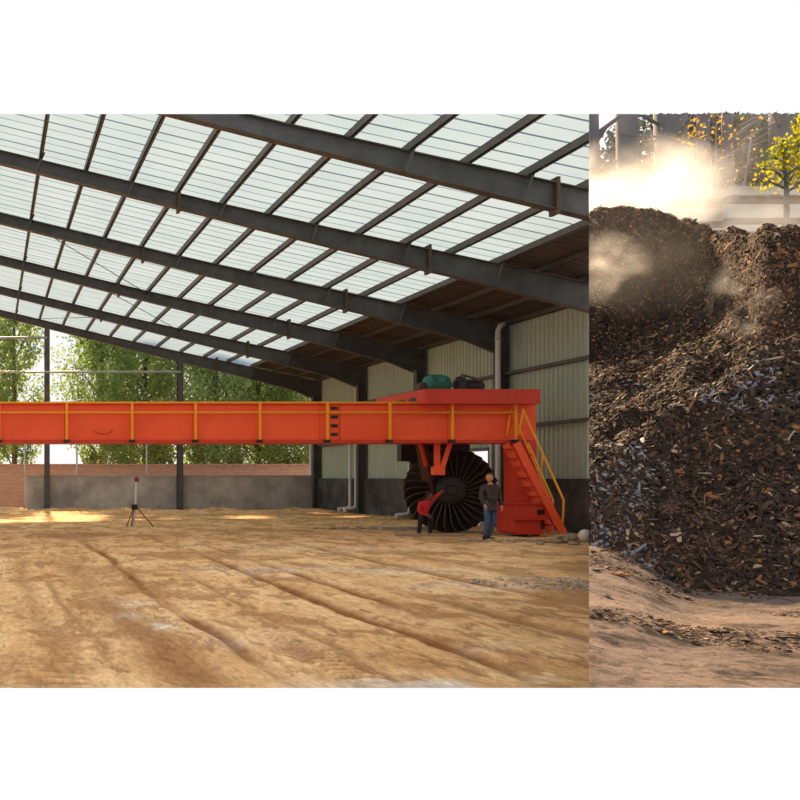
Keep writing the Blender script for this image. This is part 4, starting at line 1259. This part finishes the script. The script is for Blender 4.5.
# ================================================================ STEAM
def steam(x, y, Y, rx, ry, rz, dens, label, sc=1.6, seed=0, thr=.42):
    c = P(x, y, Y)
    bm = bmesh.new(); bmesh.ops.create_icosphere(bm, subdivisions=3, radius=1)
    me = bpy.data.meshes.new('steam')
    for v in bm.verts: v.co = Vector((v.co.x * rx, v.co.y * ry, v.co.z * rz))
    # plume stops at the shed side and at the top of what is seen
    for n, cc in (((-1, SEAM, 0), Vector((0, 0, EYE)) - c), ((0, -TOP, 1), Vector((0, 0, EYE)) - c)):
        r = bmesh.ops.bisect_plane(bm, geom=bm.verts[:] + bm.edges[:] + bm.faces[:], plane_co=cc, plane_no=n, clear_outer=True)
        ed = [e for e in r['geom_cut'] if isinstance(e, bmesh.types.BMEdge)]
        if ed: bmesh.ops.edgenet_fill(bm, edges=ed)
    bmesh.ops.recalc_face_normals(bm, faces=bm.faces)
    bm.to_mesh(me); bm.free()
    m = bpy.data.materials.new('steam'); m.use_nodes = True; nt = m.node_tree; nt.nodes.clear()
    out = nt.nodes.new('ShaderNodeOutputMaterial'); pv = nt.nodes.new('ShaderNodeVolumePrincipled')
    pv.inputs['Color'].default_value = (1, .985, .96, 1); pv.inputs['Anisotropy'].default_value = .25
    tc = nt.nodes.new('ShaderNodeTexCoord'); mp = nt.nodes.new('ShaderNodeMapping'); mp.inputs['Scale'].default_value = (1 / rx, 1 / ry, 1 / rz)
    nt.links.new(tc.outputs['Object'], mp.inputs[0])
    ln = nt.nodes.new('ShaderNodeVectorMath'); ln.operation = 'LENGTH'; nt.links.new(mp.outputs[0], ln.inputs[0])
    fall = nt.nodes.new('ShaderNodeMapRange'); fall.inputs['From Min'].default_value = .95; fall.inputs['From Max'].default_value = .15
    nt.links.new(ln.outputs['Value'], fall.inputs['Value'])
    mp2 = nt.nodes.new('ShaderNodeMapping'); mp2.inputs['Location'].default_value = (seed * 3.1, seed, 0); nt.links.new(tc.outputs['Object'], mp2.inputs[0])
    n = nt.nodes.new('ShaderNodeTexNoise'); n.inputs['Scale'].default_value = sc; n.inputs['Detail'].default_value = 4; n.inputs['Distortion'].default_value = .6
    nt.links.new(mp2.outputs[0], n.inputs['Vector'])
    r = nt.nodes.new('ShaderNodeMapRange'); r.inputs['From Min'].default_value = thr; r.inputs['From Max'].default_value = .72
    nt.links.new(n.outputs['Fac'], r.inputs['Value'])
    mu = nt.nodes.new('ShaderNodeMath'); mu.operation = 'MULTIPLY'; nt.links.new(fall.outputs[0], mu.inputs[0]); nt.links.new(r.outputs[0], mu.inputs[1])
    m2 = nt.nodes.new('ShaderNodeMath'); m2.operation = 'MULTIPLY'; m2.inputs[1].default_value = dens; nt.links.new(mu.outputs[0], m2.inputs[0])
    nt.links.new(m2.outputs[0], pv.inputs['Density']); nt.links.new(pv.outputs[0], out.inputs['Volume'])
    o = link('steam', me, m); o.location = c
    tag(o, label, 'steam', kind='stuff')


steam(636, 186, 12.2, 1.4, .7, .70, 4.2, 'brightest white steam plume rising behind the heap top', 1.6, 1, .32)
steam(690, 160, 16.8, 2.9, 1.0, 2.0, .12, 'thin haze of steam drifting before the trunks', .8, 2, .3)
steam(735, 216, 11.2, 1.5, .5, .36, 1.5, 'low wisps of steam over the ridge before the plank barrier', 2.2, 3, .38)
steam(605, 268, 7.9, .40, .25, .34, 3.0, 'small wisp of steam on the heap face by the shed edge', 4, 4, .46)
steam(744, 300, 6.3, .24, .2, .34, 2.4, 'small wisp of steam before the lobe of the heap', 5, 5, .50)
steam(640, 255, 7.9, .85, .4, .6, .2, 'thin bluish haze hanging before the dark dome of the heap', 1.4, 6, .25)
